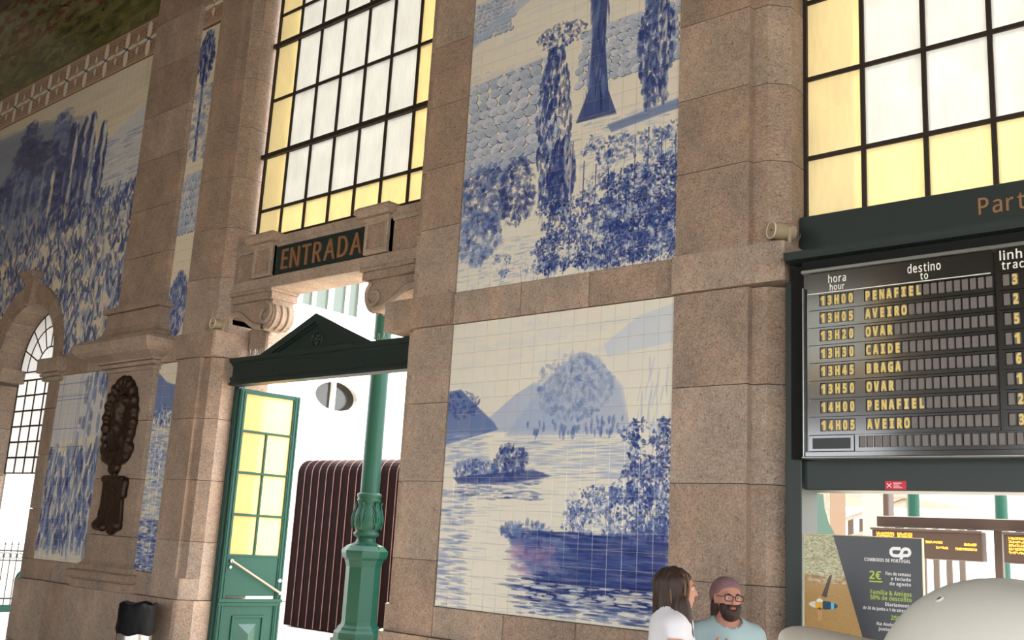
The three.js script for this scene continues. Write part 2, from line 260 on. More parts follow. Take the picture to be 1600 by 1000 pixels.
// ---------- glazed windows ----------
function glazedGrid(name, label, xs, ys, z, thickRows, isYellow, deep = 0.05, WG = whiteGlass, YG = yellowGlass) {
  const w = structure(name, label), bar = 0.034;
  xs.forEach((x, i) => part('mullion', cbox(x - bar / 2, x + bar / 2, ys[0], ys[ys.length - 1], z - 0.02, z + (i === 0 || i === xs.length - 1 ? 0.03 : 0.02), 0.003), glazing, w));
  ys.forEach((y, j) => { const t = thickRows.includes(j) ? 0.055 : bar; part('transom_bar', cbox(xs[0] - (thickRows.includes(j) ? 0.06 : 0), xs[xs.length - 1], y - t / 2, y + t / 2, z - 0.02, z + (thickRows.includes(j) ? deep : 0.022), 0.003), glazing, w); });
  for (let i = 0; i < xs.length - 1; i++) for (let j = 0; j < ys.length - 1; j++) part('pane', box(xs[i] + 0.01, xs[i + 1] - 0.01, ys[j] + 0.01, ys[j + 1] - 0.01, z - 0.0005, z + 0.0005), isYellow(i, j) ? YG : WG, w);
  return w;
}
const flatPane = (x0, x1, y0, y1, z) => { const g = new THREE.PlaneGeometry(x1 - x0, y1 - y0); g.translate((x0 + x1) / 2, (y0 + y1) / 2, z); return g; };
{
  const xs = Array.from({ length: 8 }, (_, i) => -10.34 + i * 0.4386), ys = [5.04, 5.40, 6.11, 6.85, 7.60, 8.02, 8.76, 9.2];
  glazedGrid('window_1', 'tall leaded window of white panes bordered with yellow, above the entrance', xs, ys, -0.38, [2, 4, 6], (i, j) => i === 0 || i === 6 || j === 0);
  const xr = Array.from({ length: 8 }, (_, i) => -3.27 + i * 0.4514), yr = [4.14, 4.62, 5.27, 5.92, 6.57, 7.22, 7.87, 8.52, 9.2];
  glazedGrid('window_2', 'tall window of white and pale yellow panes above the departure board', xr, yr, -0.41, [], (i, j) => i === 0 || i === 6 || j === 0);
  for (const [k, c] of [[4, -15.97], [5, -8.83], [6, -1.69], [7, 5.45]]) glazedGrid('window_' + k, 'window of white panes bordered with yellow in the opposite wall', Array.from({ length: 8 }, (_, i) => c - 1.55 + i * 0.443), [5.04, 5.4, 6.11, 6.85], 13.0, [2], (i, j) => i === 0 || i === 6 || j === 0, 0.05, k === 5 ? thinGlass : whiteGlass, k === 5 ? thinYellow : yellowGlass);
}
{ // arched window
  const w = structure('window_3', 'round-headed window with thin black bars and white panes'), cx = -15.4, cy = 3.65, z = -0.37, r = 0.93, b = 0.012, st = 0.3067;
  const xs = Array.from({ length: 7 }, (_, i) => cx - 0.92 + i * st), ys = Array.from({ length: 7 }, (_, i) => 2.23 + i * 0.2367);
  xs.forEach(x => part('bar', cbox(x - b, x + b, 2.23, cy, z - 0.012, z + 0.012, 0.002), glazing, w));
  ys.forEach(y => part('bar', cbox(xs[0], xs[6], y - b, y + b, z - 0.012, z + 0.012, 0.002), glazing, w));
  for (let i = 0; i < 6; i++) for (let j = 0; j < 6; j++) part('pane', flatPane(xs[i], xs[i + 1], ys[j], ys[j + 1], z), whiteGlass, w);
  for (const rad of [0.36, 0.68, 0.92]) part('curved_bar', tube(arc(cx, cy + 0.13, rad, 0, Math.PI, 24).map(p => [...p, z]), b, 6, 48), glazing, w);
  for (let i = 0; i <= 8; i++) { const a = Math.PI * i / 8, d = [Math.cos(a), Math.sin(a)]; if (i) { const q = arc(cx, cy + 0.13, 0.93, a - Math.PI / 8, a, 6), s2 = new THREE.Shape([...q, ...arc(cx, cy + 0.13, 0.36, a, a - Math.PI / 8, 6)].map(p => new THREE.Vector2(...p))), g = new THREE.ShapeGeometry(s2); g.translate(0, 0, z); part('pane', g, whiteGlass, w); } part('radial_bar', rod([cx + d[0] * 0.36, cy + 0.13 + d[1] * 0.36, z], [cx + d[0] * 0.92, cy + 0.13 + d[1] * 0.92, z], b, 6), glazing, w); }
  { const s2 = new THREE.Shape(arc(cx, cy + 0.13, 0.36, 0, Math.PI, 16).map(p => new THREE.Vector2(...p))), g = new THREE.ShapeGeometry(s2); g.translate(0, 0, z); part('pane', g, whiteGlass, w); }
  part('pane', flatPane(xs[0], xs[6], cy, cy + 0.13, z), whiteGlass, w);
}
// ---------- entrance: stone lintel with consoles ----------
const CX = -8.835;
{
  const l = structure('trim_1', 'carved stone lintel on scrolled consoles over the entrance'), zf = -0.15;
  part('beam', cbox(-10.41, -7.26, 4.32, 4.46, -0.55, zf, 0.008), granite[0], l);
  part('frieze', cbox(-10.41, -7.26, 4.46, 4.80, -0.55, zf - 0.045, 0.004), granite[1], l);
  part('top_moulding', [side([[-0.42, 4.80], [zf - 0.03, 4.80], [zf - 0.02, 4.83], [zf + 0.01, 4.85], [zf + 0.01, 4.92], [-0.36, 5.03], [-0.42, 5.03]], -10.41, -7.26)], granite[0], l);
  for (const s of [-1, 1]) {
    const a = CX + s * 0.80, b = CX + s * 1.16, x0 = Math.min(a, b), x1 = Math.max(a, b), pe = sub('pedestal', l);
    part('block', [cbox(x0, x1, 4.46, 4.83, -0.3, zf + 0.012, 0.006)], granite[2], pe);
    const fr = 0.05; part('panel_border', [cbox(x0, x1, 4.46, 4.52, -0.2, zf + 0.045, 0.008), cbox(x0, x1, 4.78, 4.83, -0.2, zf + 0.045, 0.008), cbox(x0, x0 + fr, 4.5, 4.8, -0.2, zf + 0.045, 0.008), cbox(x1 - fr, x1, 4.5, 4.8, -0.2, zf + 0.045, 0.008)], granite[0], pe);
    part('cap_moulding', [rectLoft(x0, x1, zf + 0.045, [[4.82, 0], [4.832, 0.02], [4.848, 0.02], [4.849, 0.005], [4.857, 0.005], [4.858, 0.05], [4.885, 0.085], [4.93, 0.09], [4.965, 0.06], [4.97, 0.02]], -0.35)], granite[0], pe);
    // console: block moulding above, scroll below
    const jx = s < 0 ? -10.41 : -7.26, ix = CX + s * 0.775, co = sub('console', l), X = u => ix + (jx - ix) * u, L = Math.abs(jx - ix), dir = Math.sign(jx - ix);
    part('corbel_slab', [cbox(Math.min(ix, jx), Math.max(ix, jx), 4.20, 4.285, -0.52, zf + 0.0, 0.006), cbox(Math.min(ix - dir * 0.02, jx), Math.max(ix - dir * 0.02, jx), 4.285, 4.33, -0.53, zf + 0.03, 0.008)], granite[1], co);
    const pts = []; // volute at the inner end, tail rising to the jamb
    for (const [u, y] of [[0.04, 4.2], ...arc(0.17, 4.035, 1, 2.4, 4.9, 12).map(([qx, qy]) => [0.17 + (qx - 0.17) * 0.165, 4.035 + (qy - 4.035) * 0.165]), [0.30, 3.875], [0.40, 3.90], [0.5, 3.965], [0.60, 4.02], [0.72, 4.045], [0.86, 4.03], [L, 3.97], [L, 4.2]]) pts.push([ix + dir * Math.min(u, L), y]);
    part('scroll_body', elev(pts, -0.5, zf - 0.055), granite[2], co);
    const spiral = []; for (let i = 0; i <= 40; i++) { const a = 1.9 + i * 0.16, r = 0.145 - i * 0.003; spiral.push([ix + dir * (0.17 + r * Math.cos(a)), 4.035 + r * Math.sin(a), zf - 0.045]); }
    const outer = [[0.17, 3.885], [0.28, 3.895], [0.40, 3.935], [0.52, 4.0], [0.62, 4.06], [0.72, 4.085], [0.8, 4.075]].map(([u, y]) => [ix + dir * u, y, zf - 0.045]);
    part('volute_relief', [tube(spiral, 0.024, 8, 60), tube(outer, 0.036, 8, 30)], granite[0], co);
    for (const z of [-0.24, -0.33, -0.42]) part('flute', tube(arc(0, 0, 0.168, 2.5, 4.5, 8).map(([u, y]) => [ix + dir * (0.17 + u), 4.035 + y, z]), 0.02, 6, 16), granite[0], co);
  }
}
part('impost_block', [cbox(-10.41, -10.02, 3.60, 3.96, -0.82, -0.44, 0.02)], granite[1], scene.getObjectByName('trim_1'));
const font = await new FontLoader().loadAsync('fonts/droid/droid_sans_regular.typeface.json');
const bold = await new FontLoader().loadAsync('fonts/droid/droid_sans_bold.typeface.json');
function letters(str, size, depth, x0, x1, y, z, mat, parent, f = font, tall = 1) { // each letter a part, spread from x0 to x1
  const gs = [...str].map(c => c === ' ' ? null : new TextGeometry(c, { font: f, size, depth, curveSegments: 6, bevelEnabled: true, bevelSize: 0.0012, bevelThickness: 0.0012, bevelSegments: 1 }));
  const ws = gs.map(g => { if (!g) return size * 0.5; g.computeBoundingBox(); g.translate(-g.boundingBox.min.x, 0, 0); return g.boundingBox.max.x - g.boundingBox.min.x; });
  const gap = size * 0.22, total = ws.reduce((a, b) => a + b, 0) + gap * (ws.length - 1), k = (x1 - x0) / total; let x = x0;
  gs.forEach((g, i) => { if (g) { g.scale(k, tall, 1); g.translate(x, y, z); part('letter', g, mat, parent); } x += (ws[i] + gap) * k; });
}
{ // ENTRADA plaque
  const s = thing('entrance_sign', 'dark green plaque with raised bronze letters set in the stone lintel', 'sign', [CX, 4.45, -0.19]);
  part('plate', cbox(-9.64, -7.99, 4.452, 4.805, -0.21, -0.168, 0.004), ironDark, s);
  part('border', [cbox(-9.61, -8.02, 4.775, 4.785, -0.17, -0.162, 0.002), cbox(-9.61, -8.02, 4.475, 4.485, -0.17, -0.162, 0.002), cbox(-9.61, -9.60, 4.475, 4.785, -0.17, -0.162, 0.002), cbox(-8.03, -8.02, 4.475, 4.785, -0.17, -0.162, 0.002)], ironDark, s);
  letters('ENTRADA', 0.235, 0.016, -9.50, -8.12, 4.515, -0.168, brass, s);
}
{ // cast-iron pediment across the doorway
  const p = thing('door_pediment', 'dark green cast iron pediment with a rosette spanning the entrance doorway', 'pediment', [CX, 3.24, -0.28]), x0 = -10.37, x1 = -7.28;
  part('lower_moulding', [side([[-0.36, 3.24], [-0.22, 3.24], [-0.215, 3.27], [-0.235, 3.275], [-0.235, 3.30], [-0.225, 3.31], [-0.225, 3.335], [-0.36, 3.335]], x0, x1)], ironDark, p);
  part('frieze_panel', cbox(x0, x1, 3.33, 3.48, -0.35, -0.255, 0.003), ironDark, p);
  part('cornice', [side([[-0.36, 3.47], [-0.245, 3.47], [-0.235, 3.495], [-0.20, 3.51], [-0.195, 3.555], [-0.36, 3.57]], x0, x1)], ironDark, p);
  part('gable', elev([[CX - 0.90, 3.555], [CX + 0.90, 3.555], [CX, 3.93]], -0.34, -0.25), ironDark, p);
  for (const s of [-1, 1]) part('raking_cornice', [elev([[CX + s * 0.98, 3.545], [CX + s * 0.78, 3.545], [CX, 3.855], [CX, 3.945]], -0.35, -0.20), elev([[CX + s * 0.80, 3.55], [CX + s * 0.72, 3.55], [CX, 3.825], [CX, 3.865]], -0.35, -0.228)], ironDark, p);
  part('tympanum_rail', cbox(CX - 0.62, CX + 0.62, 3.56, 3.585, -0.26, -0.24, 0.003), ironDark, p);
  const ro = []; for (let i = 0; i < 8; i++) { const g = new THREE.SphereGeometry(0.028, 8, 6); g.scale(1.4, 0.7, 0.5); g.translate(0.042, 0, 0); g.rotateZ(i * Math.PI / 4); g.translate(CX, 3.665, -0.245); ro.push(g); } const ring = new THREE.TorusGeometry(0.088, 0.012, 8, 28); ring.translate(CX, 3.665, -0.25); const bt = new THREE.SphereGeometry(0.024, 10, 8); bt.translate(CX, 3.665, -0.24);
  part('rosette', [...ro, ring, bt], ironDark, p);
  for (const x of [CX - 0.75, CX, CX + 0.75]) part('joint_strip', cbox(x - 0.008, x + 0.008, 3.335, 3.47, -0.26, -0.248, 0.002), ironDark, p);
  const sp = []; for (let i = 0; i < 120; i++) { const t = i / 119, x = x0 + 0.05 + t * (x1 - x0 - 0.1), d = Math.abs(x - CX), y = d < 0.95 ? 3.945 - d * 0.405 : 3.565, a = rr(-0.5, 0.5), b = rr(-0.4, 0.4); sp.push(rod([x, y, -0.28], [x + a * 0.07, y + 0.085, -0.28 + b * 0.08], 0.0014, 3)); }
  const m = part('bird_spikes', sp, steel, p); m.userData.kind = 'stuff';
  m.userData.label = 'thin steel bird spikes along the top';
}
// ---------- green entrance door, standing open outwards ----------
{
  const d = structure('door_1', 'green panelled door with yellow glass panes standing open', [-10.30, 0, -0.34]);
  const ang = 6 * Math.PI / 180, ux = Math.sin(ang), uz = -Math.cos(ang), nx = Math.cos(ang), nz = Math.sin(ang); // u along the leaf, n towards the camera side
  const at = (u, y, n) => [-10.30 + ux * u + nx * n, y, -0.34 + uz * u + nz * n];
  const slab = (u0, u1, y0, y1, n0 = -0.025, n1 = 0.025) => { const g = cbox(u0, u1, y0, y1, n0, n1, 0.004); const p = g.attributes.position; for (let i = 0; i < p.count; i++) p.setXYZ(i, ...at(p.getX(i), p.getY(i), p.getZ(i))); const q = g.attributes.position.array; for (let i = 0; i < q.length; i += 9) for (let k = 0; k < 3; k++) [q[i + 3 + k], q[i + 6 + k]] = [q[i + 6 + k], q[i + 3 + k]]; g.computeVertexNormals(); return boxUV(g); };
  const W = 0.81;
  part('hinge_post', cbox(-10.405, -10.32, 0, 3.25, -0.42, -0.33, 0.006), ironDark, d);
  part('frame_bead', [rod([-10.34, 0.1, -0.33], [-10.34, 3.2, -0.33], 0.01), rod([-10.37, 0.1, -0.33], [-10.37, 3.2, -0.33], 0.01)], ironGreen, d);
  part('stile', [slab(0, 0.085, 0.02, 3.22), slab(0.012, 0.03, 0.1, 3.2, 0.02, 0.034), slab(0.05, 0.068, 0.1, 3.2, 0.02, 0.034)], ironGreen, d);
  part('stile', [slab(W - 0.085, W, 0.02, 3.22), slab(W - 0.03, W - 0.012, 0.1, 3.2, 0.02, 0.034), slab(W - 0.068, W - 0.05, 0.1, 3.2, 0.02, 0.034)], ironGreen, d);
  part('top_rail', slab(0.08, W - 0.08, 3.17, 3.22), ironGreen, d);
  const R = [1.31, 1.77, 2.25, 2.73]; for (const y of R) part('glazing_rail', slab(0.08, W - 0.08, y - 0.014, y + 0.014, -0.02, 0.02), ironGreen, d);
  part('glazing_mullion', slab(W / 2 - 0.014, W / 2 + 0.014, 1.31, 2.73, -0.018, 0.018), ironGreen, d);
  const pane = (u0, u1, y0, y1) => { const g = new THREE.BufferGeometry(), a = at(u0, y0, 0), b = at(u1, y0, 0), c = at(u1, y1, 0), e = at(u0, y1, 0); return soup([[a, b, c], [a, c, e]]); };
  for (let j = 0; j < 3; j++) for (const [a, b] of [[0.085, W / 2], [W / 2, W - 0.085]]) part('pane', pane(a, b, R[j], R[j + 1]), doorGlass, d);
  part('pane', pane(0.085, W - 0.085, 2.73, 3.18), doorGlass, d);
  part('plain_panel', [slab(0.08, W - 0.08, 0.86, 1.30, -0.018, 0.012)], ironGreen, d);
  part('middle_rail', [slab(0, W + 0.01, 0.79, 0.83, -0.04, 0.045), slab(0, W, 0.75, 0.79, -0.03, 0.032)], ironGreen, d);
  part('lower_panel', [slab(0.08, W - 0.08, 0.02, 0.76, -0.02, 0.008)], ironGreen, d);
  const u0 = 0.20, u1 = W - 0.20, fr = (a, b, c, e) => slab(a, b, c, e, 0, 0.026);
  part('panel_frame', [fr(u0, u1, 0.62, 0.645), fr(u0, u1, 0.10, 0.125), fr(u0, u0 + 0.025, 0.12, 0.63), fr(u1 - 0.025, u1, 0.12, 0.63)], ironGreen, d);
  { const c = [[u0 + 0.09, 0.19], [u1 - 0.09, 0.19], [u1 - 0.09, 0.55], [u0 + 0.09, 0.55]].map(q => at(...q, 0.008)), r0 = at(W / 2, 0.30, 0.06), r1 = at(W / 2, 0.44, 0.06); part('raised_diamond', soup([[c[0], r0, c[1]], [c[1], r0, r1], [c[1], r1, c[2]], [c[2], r1, c[3]], [c[3], r1, r0], [c[3], r0, c[0]]].map(t => [t[0], t[2], t[1]])), std({ color: 0x1a463b, roughness: 0.36, side: THREE.DoubleSide }), d); }
  const ba = at(0.10, 1.25, 0.07), bb = at(0.76, 0.90, 0.07);
  part('push_bar', [rod(ba, bb, 0.013, 10)], std({ color: 0xb58a76, roughness: 0.35, metalness: 0.6 }), d);
  part('bar_bracket', [rod(at(0.10, 1.25, 0.01), ba, 0.02, 8), rod(at(0.10, 1.18, 0.01), at(0.10, 1.18, 0.05), 0.016, 8)], steel, d); part('bar_bracket', [rod(at(0.76, 0.90, 0.01), bb, 0.02, 8)], steel, d);
  part('lock_knob', rod(at(0.76, 1.04, 0.02), at(0.76, 1.04, 0.045), 0.02, 12), std({ color: 0xefeeea, roughness: 0.3 }), d);
}

// ---------- glazed tile panels (generic blue-and-white scenery) ----------
const BLUE = { deep: [28, 44, 104], dark: [44, 62, 124], mid: [84, 108, 164], soft: [126, 146, 188], light: [166, 182, 208], pale: [204, 212, 220], cream: [232, 228, 212] };
const css = (c, a) => `rgba(${c[0] | 0},${c[1] | 0},${c[2] | 0},${a})`;
const poly = (g, pts, c, a) => { g.fillStyle = css(c, a); g.beginPath(); pts.forEach((p, i) => i ? g.lineTo(...p) : g.moveTo(...p)); g.closePath(); g.fill(); };
const dab = (g, x, y, rx, ry, ang, c, a) => { g.fillStyle = css(c, a); g.beginPath(); g.ellipse(x, y, rx, ry, ang, 0, 6.2832); g.fill(); };
function wash(g, pts, c, a, j = 10, n = 4) { for (let k = 0; k < n; k++) poly(g, pts.map(([x, y]) => [x + rr(-j, j), y + rr(-j, j)]), c, a / n * 1.6); }
function ripples(g, x0, x1, y0, y1, n, cols, len, th, a) { for (let i = 0; i < n; i++) { const t = rnd(); if (x0 > 20 && t < 0.22 && rnd() > t / 0.22) continue; dab(g, x0 + (x1 - x0) * t, rr(y0, y1), rr(0.3, 1) * len, rr(0.5, 1.2) * th, rr(-0.05, 0.05), cols[Math.floor(rnd() * cols.length)], a * rr(0.4, 1)); } }
function foliage(g, cx, cy, rx, ry, n, cols, s, a) { for (let i = 0; i < n; i++) { const t = rr(0, 6.283), r = Math.sqrt(rnd()); dab(g, cx + Math.cos(t) * r * rx, cy + Math.sin(t) * r * ry, rr(0.4, 1) * s, rr(0.2, 0.6) * s, rr(0, 3.14), cols[Math.floor(rnd() * cols.length)], a * rr(0.4, 1)); } }
function thicket(g, x0, x1, y0, y1, n, s, cols, bias = 1) { for (let k = 0; k < n; k++) { const x = rr(x0, x1), y = y1 - (y1 - y0) * rnd() ** bias; foliage(g, x, y, rr(0.5, 1.6) * s, rr(0.5, 1.3) * s, 14, k % 5 === 0 ? [BLUE.cream, BLUE.pale, BLUE.light] : cols, s * 0.42, 0.7); if (k % 3 === 0) { g.strokeStyle = css(BLUE.dark, 0.6); g.lineWidth = 2; g.beginPath(); g.moveTo(x, y); g.quadraticCurveTo(x + rr(-20, 20), y + rr(10, 40), x + rr(-14, 14), y + rr(40, 90)); g.stroke(); } } }
function stones(g, x0, x1, y0, y1, s) { for (let y = y0; y < y1; y += s * 0.7) for (let x = x0 + rr(0, s); x < x1; x += s * rr(0.7, 1.2)) { const rx = s * rr(0.46, 0.66), ry = s * rr(0.36, 0.46); dab(g, x + 2, y + 2, rx, ry, rr(-0.3, 0.3), [70, 88, 132], 0.8); dab(g, x, y, rx * 0.93, ry * 0.9, rr(-0.3, 0.3), ((o) => [186 + o, 196 + o * 0.8, 210 + o * 0.6])(rr(-16, 22)), 1); dab(g, x + rx * 0.2, y + ry * 0.3, rx * 0.5, ry * 0.4, 0, BLUE.soft, 0.3); } }
function tileTone(g, W, H, nx, ny) { for (let i = 0; i < nx; i++) for (let j = 0; j < ny; j++) { const t = rnd(); g.fillStyle = t < 0.5 ? css([232, 226, 205], rr(0, 0.10)) : css([206, 214, 226], rr(0, 0.10)); g.fillRect(i * W / nx, j * H / ny, W / nx, H / ny); } }
function tallShrub(g, cx, y0, y1, w) { for (let i = 0; i < 420; i++) { const t = rnd(), ww = w * (0.25 + 0.75 * Math.sin(Math.min(1, t * 1.15 + 0.06) * 2.6)); dab(g, cx + rr(-1, 1) * ww, y0 + (y1 - y0) * t, rr(4, 11), rr(10, 26), rr(-0.3, 0.3), [BLUE.deep, BLUE.dark, BLUE.mid, BLUE.dark][Math.floor(rnd() * 4)], 0.5); } for (let i = 0; i < 60; i++) { const t = rnd(); dab(g, cx + w * rr(0.1, 0.8), y0 + (y1 - y0) * t, rr(3, 6), rr(12, 34), rr(-0.2, 0.2), BLUE.cream, 0.35); } }

function paintRiver() { // lower middle panel
  const W = 1088, H = 1152, [c, g] = canvas(W, H), X = u => u * W, Y = v => v * H;
  g.fillStyle = css(BLUE.cream, 1); g.fillRect(0, 0, W, H);
  for (let i = 0; i < 30; i++) dab(g, rr(0, W), rr(0, Y(0.24)), rr(30, 120), rr(8, 24), rr(-0.15, 0.15), BLUE.pale, 0.18);
  wash(g, [[X(0.2), Y(0.36)], [X(0.34), Y(0.27)], [X(0.42), Y(0.24)], [X(0.52), Y(0.27)], [X(0.62), Y(0.4)], [X(0.2), Y(0.4)]], BLUE.light, 0.8, 8);
  wash(g, [[0, Y(0.25)], [X(0.06), Y(0.245)], [X(0.13), Y(0.29)], [X(0.24), Y(0.37)], [X(0.26), Y(0.39)], [0, Y(0.44)]], BLUE.mid, 0.95, 6); foliage(g, X(0.07), Y(0.3), X(0.09), Y(0.05), 160, [BLUE.dark, BLUE.mid], 14, 0.5);
  wash(g, [[X(0.3), Y(0.42)], [X(0.42), Y(0.3)], [X(0.52), Y(0.2)], [X(0.62), Y(0.15)], [X(0.7), Y(0.17)], [X(0.8), Y(0.27)], [X(0.84), Y(0.42)]], BLUE.light, 0.75, 10); foliage(g, X(0.6), Y(0.26), X(0.17), Y(0.11), 420, [BLUE.soft, BLUE.mid, BLUE.light], 20, 0.35);
  for (let i = 0; i < 60; i++) dab(g, rr(X(0.4), X(0.85)), rr(Y(0.37), Y(0.42)), rr(4, 9), rr(8, 20), rr(-0.2, 0.2), BLUE.mid, 0.5);
  wash(g, [[X(0.72), Y(0.13)], [X(0.86), Y(0.05)], [X(1), Y(0.02)], [X(1), Y(0.14)], [X(0.74), Y(0.17)]], BLUE.pale, 0.9, 6);
  // water
  ripples(g, X(0.28), X(0.9), Y(0.42), Y(0.56), 460, [BLUE.soft, BLUE.light, BLUE.pale], 70, 3, 0.38);
  ripples(g, 0, X(0.2), Y(0.4), Y(0.52), 150, [BLUE.soft, BLUE.light], 50, 4, 0.4);
  ripples(g, 0, W, Y(0.55), Y(1), 420, [BLUE.light, BLUE.pale, BLUE.cream, BLUE.soft], 70, 3, 0.3);
  ripples(g, 0, X(0.14), Y(0.6), Y(1), 240, [BLUE.mid, BLUE.soft], 50, 4, 0.4);
  // wooded islet on the left with its reflection
  ripples(g, X(0.04), X(0.46), Y(0.54), Y(0.63), 220, [BLUE.mid, BLUE.soft, BLUE.dark], 40, 4, 0.45);
  foliage(g, X(0.16), Y(0.53), X(0.11), Y(0.035), 220, [BLUE.dark, BLUE.mid, BLUE.soft], 16, 0.6); foliage(g, X(0.33), Y(0.50), X(0.08), Y(0.055), 240, [BLUE.dark, BLUE.deep, BLUE.mid], 16, 0.55); wash(g, [[X(0.05), Y(0.555)], [X(0.44), Y(0.53)], [X(0.52), Y(0.55)], [X(0.36), Y(0.575)], [X(0.08), Y(0.575)]], BLUE.dark, 0.7, 5);
  // bright bluff on the right
  wash(g, [[X(0.80), Y(0.20)], [X(1), Y(0.16)], [X(1), Y(0.44)], [X(0.9), Y(0.5)], [X(0.86), Y(0.34)]], BLUE.cream, 1, 6); for (let i = 0; i < 26; i++) dab(g, rr(X(0.86), W), rr(Y(0.2), Y(0.45)), rr(2, 5), rr(20, 60), rr(-0.1, 0.25), BLUE.light, 0.35);
  // dark wooded bank at the lower right and its reflection
  thicket(g, X(0.82), W, Y(0.38), Y(0.62), 60, 26, [BLUE.dark, BLUE.mid, BLUE.deep], 1);
  thicket(g, X(0.60), W, Y(0.58), Y(0.74), 90, 26, [BLUE.dark, BLUE.mid, BLUE.soft], 1); thicket(g, X(0.84), W, Y(0.5), Y(0.73), 70, 24, [BLUE.deep, BLUE.dark, BLUE.mid], 1);
  const bank = [[X(0.34), Y(0.735)], [X(0.4), Y(0.74)], [X(0.5), Y(0.745)], [X(0.66), Y(0.735)], [X(1), Y(0.715)], [X(1), Y(0.89)], [X(0.55), Y(0.90)], [X(0.44), Y(0.83)], [X(0.38), Y(0.77)]];
  wash(g, bank, BLUE.dark, 0.75, 26, 6); foliage(g, X(0.42), Y(0.73), X(0.12), Y(0.03), 160, [BLUE.dark, BLUE.mid, BLUE.soft], 18, 0.5); ripples(g, X(0.36), W, Y(0.73), Y(0.9), 620, [BLUE.deep, BLUE.dark, BLUE.deep, BLUE.dark, BLUE.mid], 80, 5, 0.5); ripples(g, X(0.34), X(0.6), Y(0.75), Y(0.86), 120, [BLUE.mid, BLUE.soft], 40, 9, 0.4);
  for (let i = 0; i < 40; i++) dab(g, rr(X(0.36), X(0.55)), rr(Y(0.76), Y(0.86)), rr(12, 40), rr(12, 30), rr(-0.4, 0.4), [196, 140, 168], 0.12);
  ripples(g, X(0.34), W, Y(0.88), Y(0.955), 330, [BLUE.deep, BLUE.dark], 60, 6, 0.75); ripples(g, X(0.36), W, Y(0.89), Y(0.98), 170, [BLUE.cream, BLUE.pale], 46, 5, 0.85); ripples(g, X(0.34), W, Y(0.94), Y(0.99), 160, [BLUE.dark, BLUE.mid], 46, 4, 0.6);
  tileTone(g, W, H, 17, 18); return canvasTex(c);
}
function paintGarden() { // upper middle panel
  const W = 1088, H = 1600, [c, g] = canvas(W, H), X = u => u * W, Y = y => (7.345 - y) / 3.486 * H;
  g.fillStyle = css(BLUE.cream, 1); g.fillRect(0, 0, W, H);
  for (let i = 0; i < 120; i++) dab(g, rr(0, W), rr(0, H), rr(20, 90), rr(4, 12), rr(-0.3, 0.1), BLUE.pale, 0.25);
  stones(g, 0, X(0.22), Y(6.75), Y(6.35), 30); wash(g, [[0, Y(6.42)], [X(0.34), Y(6.75)], [X(0.4), Y(6.7)], [0, Y(6.3)]], BLUE.light, 0.6, 8);
  stones(g, 0, X(0.46), Y(5.95), Y(4.95), 62); stones(g, X(0.55), X(1), Y(6.05), Y(5.55), 44);
  wash(g, [[X(0), Y(5.98)], [X(0.45), Y(6.04)], [X(0.45), Y(5.97)], [0, Y(5.9)]], BLUE.cream, 0.9, 5);
  // tree trunk and bare branches
  wash(g, [[X(0.585), 0], [X(0.69), 0], [X(0.68), Y(5.9)], [X(0.70), Y(5.45)], [X(0.74), Y(5.22)], [X(0.56), Y(5.22)], [X(0.61), Y(5.5)], [X(0.62), Y(6.0)]], BLUE.dark, 1, 6, 5); for (let i = 0; i < 90; i++) dab(g, X(rr(0.6, 0.69)), rr(0, Y(5.3)), rr(2, 5), rr(20, 60), rr(-0.12, 0.12), [BLUE.mid, BLUE.deep, BLUE.soft][i % 3], 0.5);
  foliage(g, X(0.6), Y(6.9), X(0.12), Y(6.9) * 0.9, 120, [BLUE.dark, BLUE.mid], 13, 0.6);
  tallShrub(g, X(0.45), Y(6.02), Y(4.5), 92); tallShrub(g, X(0.9), Y(6.25), Y(5.2), 84); tallShrub(g, X(0.50), Y(5.1), Y(4.4), 70);
  foliage(g, X(0.47), Y(6.12), X(0.12), 60, 160, [BLUE.dark, BLUE.mid, BLUE.deep], 15, 0.6);
  wash(g, [[X(0.7), Y(5.13)], [X(1), Y(5.2)], [X(1), Y(5.12)], [X(0.72), Y(5.06)]], BLUE.mid, 0.7, 6); ripples(g, X(0.5), W, Y(5.2), Y(4.7), 160, [BLUE.light, BLUE.soft], 40, 4, 0.4);
  // round bushes, left; leafy thicket, right
  foliage(g, X(0.12), Y(4.72), X(0.14), 150, 420, [BLUE.dark, BLUE.mid, BLUE.soft, BLUE.deep], 24, 0.5); foliage(g, X(0.1), Y(4.35), X(0.12), 120, 380, [BLUE.dark, BLUE.mid, BLUE.soft, BLUE.light], 24, 0.5); foliage(g, X(0.29), Y(4.72), X(0.09), 150, 300, [BLUE.deep, BLUE.dark, BLUE.mid], 20, 0.5);
  ripples(g, 0, X(0.5), Y(4.3), Y(3.86), 260, [BLUE.light, BLUE.soft, BLUE.pale], 30, 4, 0.45);
  for (let k = 0; k < 9; k++) { const x = X(0.55 + k * 0.055); g.strokeStyle = css(BLUE.dark, 0.85); g.lineWidth = 5; g.beginPath(); g.moveTo(x, Y(rr(4.7, 5.1))); g.lineTo(x + rr(-6, 6), Y(3.95)); g.stroke(); }
  thicket(g, X(0.62), W, Y(5.0), Y(3.92), 170, 30, [BLUE.dark, BLUE.mid, BLUE.soft], 1.3); thicket(g, X(0.40), W, Y(4.55), Y(3.92), 260, 26, [BLUE.deep, BLUE.dark, BLUE.mid], 1.2); thicket(g, X(0.7), W, Y(4.7), Y(3.9), 200, 24, [BLUE.deep, BLUE.dark, BLUE.mid], 1); thicket(g, X(0.2), X(0.45), Y(4.15), Y(3.95), 22, 18, [BLUE.mid, BLUE.soft], 1);
  tileTone(g, W, H, 17, 25); return canvasTex(c);
}
